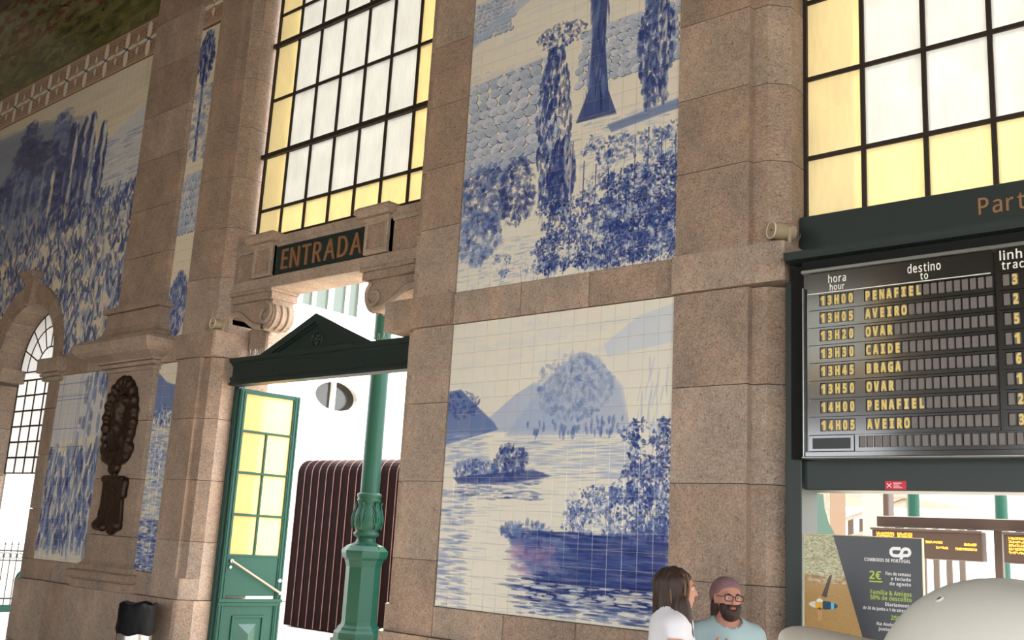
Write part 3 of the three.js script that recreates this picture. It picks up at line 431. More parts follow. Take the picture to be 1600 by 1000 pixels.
function paintHillside(W, H, mode) { // large left mural and narrow strips
  const [c, g] = canvas(W, H); g.fillStyle = css([226, 218, 196], 1); g.fillRect(0, 0, W, H);
  const X = u => u * W, Y = v => v * H;
  if (mode === 'big') {
    const XX = X; for (let i = 0; i < 40; i++) dab(g, rr(X(0.4), W), rr(0, Y(0.3)), rr(30, 100), rr(6, 16), -0.1, [212, 204, 186], 0.3);
    wash(g, [[X(0.72), Y(0.34)], [X(0.86), Y(0.24)], [X(1), Y(0.16)], [X(1), Y(0.5)], [X(0.7), Y(0.5)]], BLUE.pale, 0.8, 10); // terraced slope
    for (let i = 0; i < 240; i++) dab(g, rr(X(0.7), W), rr(Y(0.25), Y(0.55)), rr(6, 40), rr(2, 5), rr(-0.12, 0.05), [BLUE.light, BLUE.soft, BLUE.pale, BLUE.cream][i % 4], 0.5);
    wash(g, [[0, Y(0.03)], [X(0.5), Y(0.06)], [X(0.68), Y(0.12)], [X(0.74), Y(0.3)], [X(0.78), Y(0.5)], [0, Y(0.7)]], BLUE.mid, 0.55, 30, 5);
    for (let k = 0; k < 26; k++) { const u = rr(0.02, 0.74), v = rr(0.1 + Math.max(0, u - 0.6) * 1.2, 0.5); foliage(g, X(u), Y(v), X(rr(0.04, 0.09)), Y(rr(0.04, 0.1)), 120, [[BLUE.dark, BLUE.deep, BLUE.dark], [BLUE.mid, BLUE.dark, BLUE.soft]][k % 2], 22, 0.45); }
    for (let k = 0; k < 9; k++) tallShrub(g, X(rr(0.58, 0.82)), Y(rr(0.12, 0.3)), Y(0.52), 18);
    for (let i = 0; i < 14; i++) dab(g, X(rr(0.3, 0.8)), Y(rr(0.3, 0.5)), rr(5, 10), rr(40, 110), rr(-0.05, 0.05), BLUE.light, 0.5);
    for (let i = 0; i < 3600; i++) { const v = rr(0.44, 1); dab(g, rr(0, W), Y(v), rr(2, 7), rr(6, 34), rr(-0.45, 0.45), [BLUE.deep, BLUE.dark, BLUE.mid, BLUE.soft, [214, 206, 186], BLUE.light, BLUE.dark][i % 7], 0.55); }
  } else if (mode === 'low') {
    wash(g, [[0, 0], [W, 0], [W, Y(0.34)], [0, Y(0.38)]], BLUE.pale, 0.5, 8); g.strokeStyle = css(BLUE.soft, 0.8); g.lineWidth = 5; for (const v of [0.05, 0.12, 0.14, 0.30, 0.40]) { g.beginPath(); g.moveTo(0, Y(v)); g.lineTo(X(0.62), Y(v)); g.stroke(); } for (const u of [0.1, 0.42, 0.46, 0.62]) { g.beginPath(); g.moveTo(X(u), 0); g.lineTo(X(u), Y(0.42)); g.stroke(); } for (let i = 0; i < 50; i++) dab(g, rr(X(0.5), W), rr(0, Y(0.4)), rr(8, 16), rr(20, 60), 0, [BLUE.mid, BLUE.soft, BLUE.dark][i % 3], 0.45);
    for (let i = 0; i < 620; i++) dab(g, rr(0, W), Y(rr(0.42, 0.94)), rr(5, 14), rr(20, 60), rr(-0.25, 0.25), [BLUE.deep, BLUE.mid, BLUE.soft, BLUE.dark, BLUE.light, BLUE.cream, BLUE.mid][i % 7], 0.55); ripples(g, 0, W, Y(0.92), H, 50, [BLUE.light], 50, 5, 0.4);
  } else if (mode === 'water') {
    wash(g, [[0, Y(0.05)], [X(0.5), Y(0.1)], [W, Y(0.12)], [W, Y(0.24)], [0, Y(0.27)]], BLUE.mid, 0.9, 10); foliage(g, X(0.5), Y(0.26), X(0.5), Y(0.05), 160, [BLUE.soft, BLUE.pale, BLUE.mid, BLUE.dark], 18, 0.6); ripples(g, 0, W, Y(0.3), H, 600, [BLUE.soft, BLUE.light, BLUE.mid], 50, 5, 0.5); foliage(g, X(0.5), Y(0.48), X(0.5), Y(0.07), 200, [BLUE.pale, BLUE.soft, BLUE.mid], 16, 0.6); ripples(g, 0, W, Y(0.76), H, 260, [BLUE.dark, BLUE.mid], 46, 5, 0.55);
  } else {
    foliage(g, X(0.4), Y(0.1), X(0.45), Y(0.09), 360, [BLUE.dark, BLUE.mid, BLUE.deep], 18, 0.6); wash(g, [[X(0.3), Y(0.1)], [X(0.42), Y(0.1)], [X(0.5), Y(0.45)], [X(0.38), Y(0.45)]], BLUE.dark, 0.9, 4); ripples(g, 0, W, Y(0.2), Y(0.45), 150, [BLUE.mid, BLUE.soft, BLUE.light], 40, 9, 0.45); stones(g, 0, W, Y(0.5), Y(0.68), 40); foliage(g, X(0.5), Y(0.90), X(0.5), Y(0.1), 700, [BLUE.deep, BLUE.dark, BLUE.mid, BLUE.light, BLUE.soft], 16, 0.6);
  }
  return canvasTex(c);
}
function paintFrieze() { const W = 1024, H = 512, [c, g] = canvas(W, H); g.fillStyle = 'rgb(126,122,84)'; g.fillRect(0, 0, W, H); const cols = [[84, 92, 50], [120, 118, 70], [150, 138, 104], [112, 64, 48], [70, 78, 52], [96, 58, 40], [150, 150, 130]]; for (let i = 0; i < 1500; i++) { const y = rr(0, H), t = y / H; dab(g, rr(0, W), y, rr(10, 40), rr(5, 22), rr(-0.5, 0.5), t > 0.62 ? cols[[0, 1, 4, 0, 1][i % 5]] : t > 0.3 ? cols[[2, 3, 5, 4, 2, 1][i % 6]] : cols[[6, 2, 6, 3][i % 4]], 0.5); } return canvasTex(c); }
function paintBorder(n) { // star-flower border tiles: two rows
  const S = 90, W = S * n, H = S * 4, [c, g] = canvas(W, H); g.fillStyle = 'rgb(168,146,122)'; g.fillRect(0, 0, W, H);
  g.fillStyle = 'rgb(150,104,74)'; g.fillRect(0, 0, W, 16); g.fillRect(0, H - 16, W, 16); g.fillStyle = 'rgb(206,196,176)'; g.fillRect(0, 16, W, 7); g.fillRect(0, H - 23, W, 7);
  for (let i = 0; i <= n / 2; i++) { const x = i * S * 2 + S, y = H / 2; for (const [dx, dy] of [[-S, -S], [S, -S], [-S, S], [S, S], [0, -S], [0, S]]) { g.strokeStyle = css([158, 92, 58], 0.9); g.lineWidth = 6; g.beginPath(); g.arc(x + dx * 0.5, y + dy * 0.9, 30, 0, 6.3); g.stroke(); g.strokeStyle = css([104, 110, 128], 0.8); g.lineWidth = 4; g.beginPath(); g.arc(x + dx * 0.5, y + dy * 0.9, 15, 0, 6.3); g.stroke(); }
    for (let k = 0; k < 4; k++) { const a = k * Math.PI / 2; dab(g, x + Math.cos(a) * 48, y + Math.sin(a) * 82, k % 2 ? 76 : 48, k % 2 ? 19 : 17, a, [230, 222, 204], 1); } dab(g, x, y, 13, 13, 0, [70, 80, 104], 1); for (let k = 0; k < 4; k++) { const a = k * Math.PI / 2 + Math.PI / 4; dab(g, x + Math.cos(a) * 26, y + Math.sin(a) * 26, 22, 5, a, [92, 98, 116], 0.9); } dab(g, x + S, y, 10, 10, 0, [150, 70, 48], 1); for (let k = 0; k < 4; k++) { const a = k * Math.PI / 2; dab(g, x + S + Math.cos(a) * 30, y + Math.sin(a) * 58, 34, 9, a, [222, 212, 192], 1); } }
  return canvasTex(c);
}
const glaze = (map, col = 0xffffff) => phys({ name: 'glazed_tile', map, color: col, roughness: 0.16, clearcoat: 0.3, clearcoatRoughness: 0.08 });
function tileGeo(x0, x1, y0, y1, zf, R, tilt = 0.0006) { // one tile: bevelled face and sides, uv taken from the panel R = [x0,x1,y0,y1]
  const c = 0.0022, b = zf - 0.008, t = [], k = [rr(-tilt, tilt), rr(-tilt, tilt)], Z = (x, y) => zf + k[0] * (x > (x0 + x1) / 2 ? 1 : -1) + k[1] * (y > (y0 + y1) / 2 ? 1 : -1);
  const F = [[x0 + c, y0 + c], [x1 - c, y0 + c], [x1 - c, y1 - c], [x0 + c, y1 - c]].map(([x, y]) => [x, y, Z(x, y)]), E = [[x0, y0], [x1, y0], [x1, y1], [x0, y1]].map(([x, y]) => [x, y, Z(x, y) - c]), B = E.map(p => [p[0], p[1], b]);
  const q = (a, b2, c2, d) => t.push([a, b2, c2], [a, c2, d]); q(...F); for (let i = 0; i < 4; i++) { const j = (i + 1) % 4; q(E[i], E[j], F[j], F[i]); q(B[i], B[j], E[j], E[i]); }
  const g = soup(t), p = g.attributes.position, uv = g.attributes.uv; for (let i = 0; i < p.count; i++) uv.setXY(i, (p.getX(i) - R[0]) / (R[1] - R[0]), (p.getY(i) - R[2]) / (R[3] - R[2])); return g;
}
function tilePanel(name, label, x0, x1, y0, y1, nx, ny, tex, single, zf = 0, category = 'tile mural', skip = () => false) {
  x0 += 0.002; x1 -= 0.002; const p = thing(name, label, category, [(x0 + x1) / 2, y0, zf]), m = glaze(tex), dx = (x1 - x0) / nx, dy = (y1 - y0) / ny, R = [x0, x1, y0, y1], rest = [], g = 0.0011; let n = 0;
  const bed = []; 
  for (let j = 0; j < ny; j++) for (let i = 0; i < nx; i++) { const a = x0 + i * dx, b = y0 + j * dy; if (skip(a + dx / 2, b + dy / 2, dx)) continue; const q = tileGeo(a + g, a + dx - g, b + g, b + dy - g, zf, R); if (n < single) { part('tile', q, m, p); n++; } else rest.push(q); if (skip !== undefined && rest.length >= 0) bed.push([a + (i ? 0 : 0.003), a + dx - (i < nx - 1 ? 0 : 0.003), b + (j ? 0 : 0.003), b + dy - (j < ny - 1 ? 0 : 0.003)]); }
  if (rest.length) { const s = part('tile_field', rest, m, p); s.userData.kind = 'stuff'; }
  part('grout_bed', soup(bed.flatMap(([a, b, c, d]) => [[[a, c, zf - 0.004], [b, c, zf - 0.004], [b, d, zf - 0.004]], [[a, c, zf - 0.004], [b, d, zf - 0.004], [a, d, zf - 0.004]]])), grout, p);
  return p;
}
tilePanel('tile_mural', 'blue and white tile panel of a river landscape, beneath the stone string course', -6.528, -4.16, 1.059, 3.557, 17, 18, paintRiver(), 306);
tilePanel('tile_mural', 'blue and white tile panel of a walled garden, above the stone string course', -6.528, -4.16, 3.861, 7.345, 17, 25, paintGarden(), 306);
const inArch = (x, y, d) => (Math.hypot(x + 15.4, y - 3.8) < 1.12 && y > 3.8) || (Math.abs(x + 15.4) < 0.05 && y < 5.0) || (x > -16.8 && x < -14.0 && y < 3.8);
tilePanel('tile_mural', 'large dim tile mural in blue around the arched window', -19.42, -12.69, 3.86, 8.04, 48, 30, paintHillside(1024, 1024, 'big'), 0, 0.0, 'tile mural', inArch);
tilePanel('tile_mural', 'tall tile panel between the arched window and the bronze medallion', -14.164, -12.69, 1.06, 3.55, 10, 18, paintHillside(512, 1024, 'low'), 180);
tilePanel('tile_mural', 'narrow tile strip of blue water beside the bronze medallion', -11.567, -11.13, 1.06, 3.54, 3, 18, paintHillside(256, 1024, 'water'), 54);
tilePanel('tile_mural', 'narrow tall tile strip with a tree trunk above the stone course', -11.567, -11.13, 3.86, 8.02, 3, 30, paintHillside(256, 1024, 'tree'), 90);
const borderTex = paintBorder(22);
tilePanel('tile_border', 'long ornamental tile border of pale star flowers on rust brown', -19.42, -12.69, 8.04, 8.65, 44, 4, borderTex, 112, 0.0, 'tile border');
tilePanel('tile_border', 'short piece of star flower tile border over the narrow strip', -11.567, -11.13, 8.04, 8.65, 3, 4, (() => { const t = borderTex.clone(); t.repeat.set(0.066, 1); t.offset.set(0.06, 0); t.needsUpdate = true; return t; })(), 12, 0.0, 'tile border');
tilePanel('tile_frieze', 'dark tile frieze painted in green, brown and red', -19.42, -12.69, 8.66, 10.6, 48, 14, paintFrieze(), 0, 0.0, 'tile frieze');

// ---------- outside the doors ----------
{
  const pavingTex = dataTex(512, (u, v) => { const a = 205 + (noise2(u * 9, v * 9, 9, 70) - 0.5) * 26 + (noise2(u * 200, v * 200, 200, 71) - 0.5) * 24; return [a, a * 0.96, a * 0.9]; });
  const gr = structure('ground', 'sunlit pale paving outside the hall');
  part('paving', [box(-60, 60, -0.4, -0.02, -60, -0.8), box(-60, 60, -0.4, -0.02, 13.4, 60)], std({ map: pavingTex, roughness: 0.8 }), gr);
}
const whiteWash = std({ name: 'whitewash', color: 0xf2efe8, roughness: 0.9 }), shade = std({ name: 'stone_grey', color: 0xb3a998, roughness: 0.9 });
{ // white building across the way
  const b = thing('building', 'sunlit white building with an oval window seen through the entrance', 'building', [-24, 0, -14]);
  const X = -20, oval = arc(0, 0, 1, 0, Math.PI * 2, 32).slice(0, -1).map(([a, y]) => [-9.66 + a * 0.74, 4.90 + y * 0.41]), win = [[-10.35, 6.95], [-8.35, 6.95], [-8.35, 8.35], [-10.35, 8.35]];
  part('wall_face', prism([[-5.5, 0], [-22, 0], [-22, 12], [-5.5, 12]], X - 0.35, X, (z, y, x) => [x, y, z], [oval, win]), whiteWash, b); part('rear_mass', box(-30, X - 0.36, 0, 12, -22, -5.5), whiteWash, b);
  part('oval_frame', tube(oval.map(([z, y]) => [X + 0.02, y, z]), 0.06, 8, 64, true), whiteWash, b);
  const og = new THREE.ShapeGeometry(new THREE.Shape(oval.map(p => new THREE.Vector2(...p)))); og.rotateY(-Math.PI / 2); og.translate(X - 0.2, 0, 0); { const p = og.attributes.position; }
  part('oval_pane', prism(oval, X - 0.22, X - 0.2, (z, y, x) => [x, y, z]), std({ color: 0x26241f, roughness: 0.15 }), b); part('oval_mullion', [box(X - 0.2, X - 0.1, 4.50, 5.30, -9.72, -9.62)], whiteWash, b);
  part('window_pane', box(X - 0.25, X - 0.22, 6.95, 8.35, -10.35, -8.35), std({ color: 0x4c564a, roughness: 0.15 }), b);
  part('window_frame', [box(X - 0.22, X - 0.12, 6.95, 8.35, -9.4, -9.3), box(X - 0.22, X - 0.12, 6.95, 8.35, -9.9, -9.84), box(X - 0.22, X - 0.12, 6.95, 8.35, -8.86, -8.8), box(X - 0.22, X - 0.1, 6.95, 7.03, -10.35, -8.35), box(X - 0.22, X - 0.1, 6.95, 8.35, -10.35, -10.27), box(X - 0.22, X - 0.1, 6.95, 8.35, -8.43, -8.35)], whiteWash, b);
  part('sill', box(X, X + 0.18, 6.83, 6.95, -10.6, -8.1), whiteWash, b); part('band_course', [box(X, X + 0.06, 6.05, 6.15, -22, -5.5), box(X, X + 0.05, 3.35, 3.42, -22, -5.5)], whiteWash, b);
}
{ // ribbed dark red kiosk
  const k = thing('ribbed_kiosk', 'dark red ribbed kiosk with a rounded top edge behind the green column', 'kiosk', [-14, 0, -6]);
  const red = phys({ name: 'dark_red_metal', color: 0x170707, roughness: 0.8, specularIntensity: 0.15 }), rib = std({ name: 'rib_edge', color: 0x8a625c, roughness: 0.45 });
  const prof = [[-8, 0], [-5.02, 0], [-5.02, 2.62], ...arc(-5.27, 2.62, 0.25, 0, Math.PI / 2, 6), [-8, 2.87]];
  for (let i = 0; i < 20; i++) { const x = -15.15 + i * 0.2; part('ribbed_sheet', side(prof.map(([z, y]) => [Math.min(z, -5.02), y]), x + 0.007, x + 0.193), red, k); part('rib', side([...prof.slice(0, 1), [-5.01, 0], [-5.01, 2.62], ...arc(-5.27, 2.62, 0.26, 0, Math.PI / 2, 6), [-8, 2.88]], x - 0.005, x + 0.005), rib, k); }
}
const columnGreen = phys({ name: 'column_green', color: 0x0e382c, roughness: 0.45, specularIntensity: 0.45 });
{ // cast-iron column with ornamental base
  const c = thing('iron_column', 'tall green cast iron column with an acanthus collar and octagonal base', 'column', [-12, 0, -4]), x = -12.03, z = -4, K = 0.73, th = l => l.map(([r, y]) => [r * K, y]);
  part('shaft', lathe(th([[0.205, 2.2], [0.2, 2.25], [0.19, 6], [0.18, 9]]), 32, x, 0, z), columnGreen, c);
  part('collar', lathe(th([[0.30, 1.47], [0.22, 1.50], [0.19, 1.54], [0.19, 1.57], [0.26, 1.60], [0.265, 1.64], [0.22, 1.67], [0.24, 1.69], [0.29, 1.75], [0.305, 1.84], [0.28, 1.94], [0.235, 2.03], [0.22, 2.09], [0.245, 2.11], [0.25, 2.14], [0.23, 2.155], [0.255, 2.18], [0.255, 2.22], [0.2, 2.24]]), 32, x, 0, z), columnGreen, c);
  for (let i = 0; i < 6; i++) { const a = i * Math.PI / 3 + 0.45, P = (r, y, d = 0) => [x + K * r * Math.sin(a + d), y, z + K * r * Math.cos(a + d)]; part('acanthus_leaf', [tube([P(0.28, 1.70), P(0.315, 1.82), P(0.285, 1.95), P(0.25, 2.05), P(0.28, 2.10)], 0.02, 6, 16), ...[-1, 1].flatMap(s => [tube([P(0.30, 1.74), P(0.312, 1.80, s * 0.16), P(0.29, 1.9, s * 0.26)], 0.014, 5, 8), tube([P(0.30, 1.84), P(0.295, 1.9, s * 0.15), P(0.265, 1.98, s * 0.24)], 0.012, 5, 8), tube([P(0.285, 1.93), P(0.27, 1.99, s * 0.12), P(0.25, 2.05, s * 0.22)], 0.011, 5, 8)])], columnGreen, c); }
  const oct = (pts) => { const g = new THREE.LatheGeometry(th(pts).map(p => new THREE.Vector2(...p)), 8, Math.PI / 8 + 0.35).toNonIndexed(); g.computeVertexNormals(); g.translate(x, 0, z); return g; };
  part('octagonal_base', oct([[0.56, 0], [0.56, 0.10], [0.50, 0.12], [0.50, 0.20], [0.44, 0.24], [0.43, 0.27], [0.37, 0.31], [0.36, 0.36], [0.36, 1.14], [0.38, 1.19], [0.40, 1.24], [0.46, 1.28], [0.48, 1.34], [0.48, 1.38], [0.38, 1.45], [0.27, 1.48]]), columnGreen, c);
}
{ // iron railing outside the arched window
  const f = thing('iron_fence', 'wrought iron fence with spear points outside the arched opening', 'fence', [-18, 0, -2.5]);
  const fx = -18, pale = std({ color: 0x3c3c32, roughness: 0.5 });
  for (const [y, r] of [[1.02, 0.016], [0.86, 0.014], [0.24, 0.016]]) part('rail', rod([fx, y, -0.9], [fx, y, -5], r), pale, f);
  part('base_rail', box(fx - 0.05, fx + 0.05, 0.02, 0.14, -5, -0.9), ironGreen, f);
  for (let z = -0.95; z > -5; z -= 0.11) { part('bar', [rod([fx, 0.1, z], [fx, 1.10, z], 0.011, 6), (() => { const g = new THREE.ConeGeometry(0.022, 0.09, 6); g.translate(fx, 1.15, z); return g; })()], pale, f); const t = new THREE.TorusGeometry(0.045, 0.009, 6, 14); t.rotateY(Math.PI / 2); t.translate(fx, 0.94, z - 0.055); part('ring', t, pale, f); }
  const ro = new THREE.TorusGeometry(0.10, 0.035, 8, 20); ro.rotateY(Math.PI / 2); ro.translate(fx + 0.03, 0.58, -1.65); const bo = new THREE.SphereGeometry(0.06, 10, 8); bo.translate(fx + 0.04, 0.58, -1.65); part('rosette', [ro, bo], ironGreen, f);
}

// ---------- departures bay ----------
const boardBlack = phys({ name: 'board_black', color: 0x121715, roughness: 0.2, ior: 1.7, clearcoat: 1, clearcoatRoughness: 0.1 });
{
  const t = structure('trim_2', 'dark green iron frame of the departures bay');
  part('sign_beam', [cbox(-3.27, -0.12, 3.76, 4.12, -0.42, -0.28, 0.006)], ironDark, t);
  part('ledge', [side([[-0.42, 3.66], [0.17, 3.66], [0.18, 3.68], [0.18, 3.715], [-0.26, 3.76], [-0.42, 3.76]], -3.17, -0.12)], ironDark, t);
  part('lower_beam', [cbox(-3.27, -0.12, 2.10, 2.30, -0.42, -0.10, 0.006)], ironDark, t);
  part('side_post', [cbox(-3.27, -3.15, 0, 3.76, -0.30, -0.05, 0.006)], ironDark, t); part('side_post', [cbox(-0.24, -0.12, 0, 3.76, -0.30, -0.05, 0.006)], ironDark, t);
  const matte = std({ name: 'matte_black', color: 0x0d0f0e, roughness: 0.9 }); part('side_shutter', [box(-3.20, -3.075, 2.3, 3.655, -0.35, 0.0)], matte, t); part('soffit', [box(-3.075, -0.3, 3.586, 3.658, -0.2, 0.09)], matte, t);
  // curved bracket of the post, going out towards the platform
  part('bracket', [side([[-0.32, 0], [-0.74, 0], [-0.74, 1.80], [-0.70, 1.84], [-0.62, 1.90], [-0.55, 2.0], [-0.53, 2.10], [-0.32, 2.10]], -3.26, -3.21)], ironGreen, t);
  letters('Partidas', 0.115, 0.006, -2.0, -1.42, 3.925, -0.28, brass, t);
}
{
  const b = thing('departure_board', 'black split-flap departure board with yellow characters in rows', 'departure board', [-1.7, 2.29, 0]);
  const X0 = -3.06, X1 = -0.36, Y0 = 2.29, Y1 = 3.58, Z = 0.12;
  const alu = std({ name: 'board_edge', color: 0x8d908c, roughness: 0.3, metalness: 0.7 });
  part('casing', cbox(X0, X1, Y0, Y1, -0.1, Z - 0.02, 0.006), boardBlack, b);
  part('frame_bar', cbox(X0, X1, Y1 - 0.022, Y1 + 0.004, Z - 0.03, Z + 0.018, 0.004), alu, b); part('frame_bar', cbox(X0, X1, Y0, Y0 + 0.012, Z - 0.03, Z + 0.02, 0.004), alu, b);
  part('frame_bar', cbox(X0 + 0.004, X0 + 0.014, Y0, Y1 - 0.12, Z - 0.03, Z + 0.012, 0.003), alu, b); part('sill_panel', cbox(X0 + 0.02, X1, Y0 + 0.012, 2.335, Z - 0.03, Z + 0.008, 0.003), boardBlack, b);
  const hp = part('header_panel', cbox(-3.022, -1.815, 3.415, 3.555, Z - 0.02, Z, 0.002), boardBlack, b), hp2 = part('header_panel', cbox(-1.79, X1 - 0.02, 3.415, 3.555, Z - 0.02, Z, 0.002), boardBlack, b);
  const white = std({ name: 'white_lettering', color: 0xf3f1ea, roughness: 0.5 });
  part('header_line', box(-3.02, -1.83, 3.409, 3.415, Z - 0.005, Z + 0.001), white, b);
  const word = (s, x0, x1, y, size) => { const h = sub('header_word', b); h.userData.label = 'white header lettering ' + s; letters(s, size, 0.001, x0, x1, y, Z, white, h); };
  word('hora', -2.87, -2.745, 3.478, 0.052); word('hour', -2.86, -2.757, 3.425, 0.042); word('destino', -2.335, -2.125, 3.475, 0.056); word('to', -2.255, -2.205, 3.425, 0.045); word('linha', -1.775, -1.60, 3.485, 0.056); word('track', -1.765, -1.60, 3.425, 0.05);
  // flap characters, one cell of an atlas each
  const CH = ' 0123456789ABDEFGHILNOPRUVC', A = 64, cols = 9, [c, g] = canvas(A * cols, 96 * 3); g.fillStyle = 'rgb(112,106,102)'; g.fillRect(0, 0, c.width, c.height); g.textAlign = 'center'; g.textBaseline = 'middle';
  [...CH].forEach((ch, i) => { const x = (i % cols) * A, y = Math.floor(i / cols) * 96; if (ch === ' ') return; g.save(); g.beginPath(); g.rect(x, y, A, 96); g.clip(); g.translate(x + A / 2, y + 51); g.scale(ch === 'I' || ch === '1' ? 1.7 : 1.22, 1.62); g.fillStyle = 'rgb(226,200,112)'; g.strokeStyle = 'rgb(226,200,112)'; g.lineWidth = 5; g.font = 'bold 68px sans-serif'; g.fillText(ch, 0, 0); g.strokeText(ch, 0, 0); g.restore(); });
  const flap = phys({ name: 'flap', map: canvasTex(c), roughness: 0.4 });
  const cellGeo = {}; const W = 0.0405, H = 0.074;
  const geoFor = ch => cellGeo[ch] ??= (() => { const q = cbox(0, W, 0, H, -0.012, 0, 0.0035), p = q.attributes.position, n = q.attributes.normal, uv = q.attributes.uv, i = Math.max(0, CH.indexOf(ch)), cx = i % cols, cy = Math.floor(i / cols); for (let k = 0; k < p.count; k++) uv.setXY(k, (cx + p.getX(k) / W) / cols, 1 - (cy + 1 - p.getY(k) / H) / 3); return q; })();
  const cell = (ch, x, y, row) => { const m = part('flap_cell', geoFor(ch), flap, row); m.position.set(x, y, Z - 0.0035); };
  const lines = [['13H00', 'PENAFIEL', '3'], ['13H05', 'AVEIRO', '2'], ['13H20', 'OVAR', '5'], ['13H30', 'CAIDE', '1'], ['13H45', 'BRAGA', '6'], ['13H50', 'OVAR', '1'], ['14H00', 'PENAFIEL', '2'], ['14H05', 'AVEIRO', '3']];
  lines.forEach(([t, d, k], r) => {
    const y = 3.322 - r * 0.1214, row = sub('board_row', b);
    const holes = (xs) => xs.map(x => [[x - 0.002, y - 0.003], [x + W + 0.002, y - 0.003], [x + W + 0.002, y + H + 0.003], [x - 0.002, y + H + 0.003]]);
    const hx = [0, 1, 2, 3, 4].map(i => -2.932 + i * 0.0488), dx = Array.from({ length: 17 }, (_, i) => -2.622 + i * 0.0475), kx = [-1.765, -1.715];
    part('row_panel', elev([[-3.022, y - 0.026], [-1.815, y - 0.026], [-1.815, y + 0.091], [-3.022, y + 0.091]], Z - 0.008, Z, holes([...hx, ...dx])), boardBlack, row);
    part('row_panel', elev([[-1.79, y - 0.026], [X1 - 0.02, y - 0.026], [X1 - 0.02, y + 0.091], [-1.79, y + 0.091]], Z - 0.008, Z, holes(kx)), boardBlack, row);
    hx.forEach((x, i) => cell(t[i], x, y, row)); dx.forEach((x, i) => cell(d[i] ?? ' ', x, y, row)); cell(' ', kx[0], y, row); cell(k, kx[1], y, row);
    part('fixing_screw', rod([-3.008, y + 0.08, Z - 0.002], [-3.008, y + 0.08, Z + 0.003], 0.004, 6), alu, row);
  });
  { const row = sub('board_row', b), y = 2.362, xs = Array.from({ length: 40 }, (_, i) => -2.672 + i * 0.0497).filter(x => x < X1 - 0.08);
    part('row_panel', elev([[-2.70, y - 0.026], [X1 - 0.02, y - 0.026], [X1 - 0.02, y + 0.082], [-2.70, y + 0.082]], Z - 0.008, Z, xs.map(x => [[x - 0.002, y - 0.003], [x + W + 0.002, y - 0.003], [x + W + 0.002, y + H - 0.003], [x - 0.002, y + H - 0.003]])), boardBlack, row);
    xs.forEach((x, i) => cell(' ', x, y - 0.003, row));
    part('blank_panel', cbox(-3.02, -2.71, y - 0.026, y + 0.082, Z - 0.012, Z - 0.001, 0.003), boardBlack, row); part('worn_label', cbox(-2.99, -2.73, y - 0.008, y + 0.062, Z - 0.002, Z + 0.001, 0.001), std({ color: 0x3b3f42, roughness: 0.6 }), row); }
}
{ // red sticker on the lower beam
  const s = thing('sticker', 'small red sticker with white print on the beam under the departure board', 'sticker', [-2.52, 2.13, -0.095]), [c, g] = canvas(128, 52);
  g.fillStyle = 'rgb(206,44,62)'; g.fillRect(0, 0, 128, 52); g.strokeStyle = '#fff'; g.lineWidth = 4; g.beginPath(); g.moveTo(10, 14); g.lineTo(38, 40); g.moveTo(38, 14); g.lineTo(10, 40); g.stroke(); g.fillStyle = 'rgba(255,255,255,.8)'; g.fillRect(50, 10, 50, 6); g.fillRect(50, 21, 36, 4); g.fillRect(50, 29, 42, 4); g.fillRect(50, 38, 56, 4);
  const q = new THREE.BoxGeometry(0.135, 0.055, 0.002); q.translate(-2.525, 2.135, -0.0985); part('print', q, std({ map: canvasTex(c), roughness: 0.5 }), s);
}
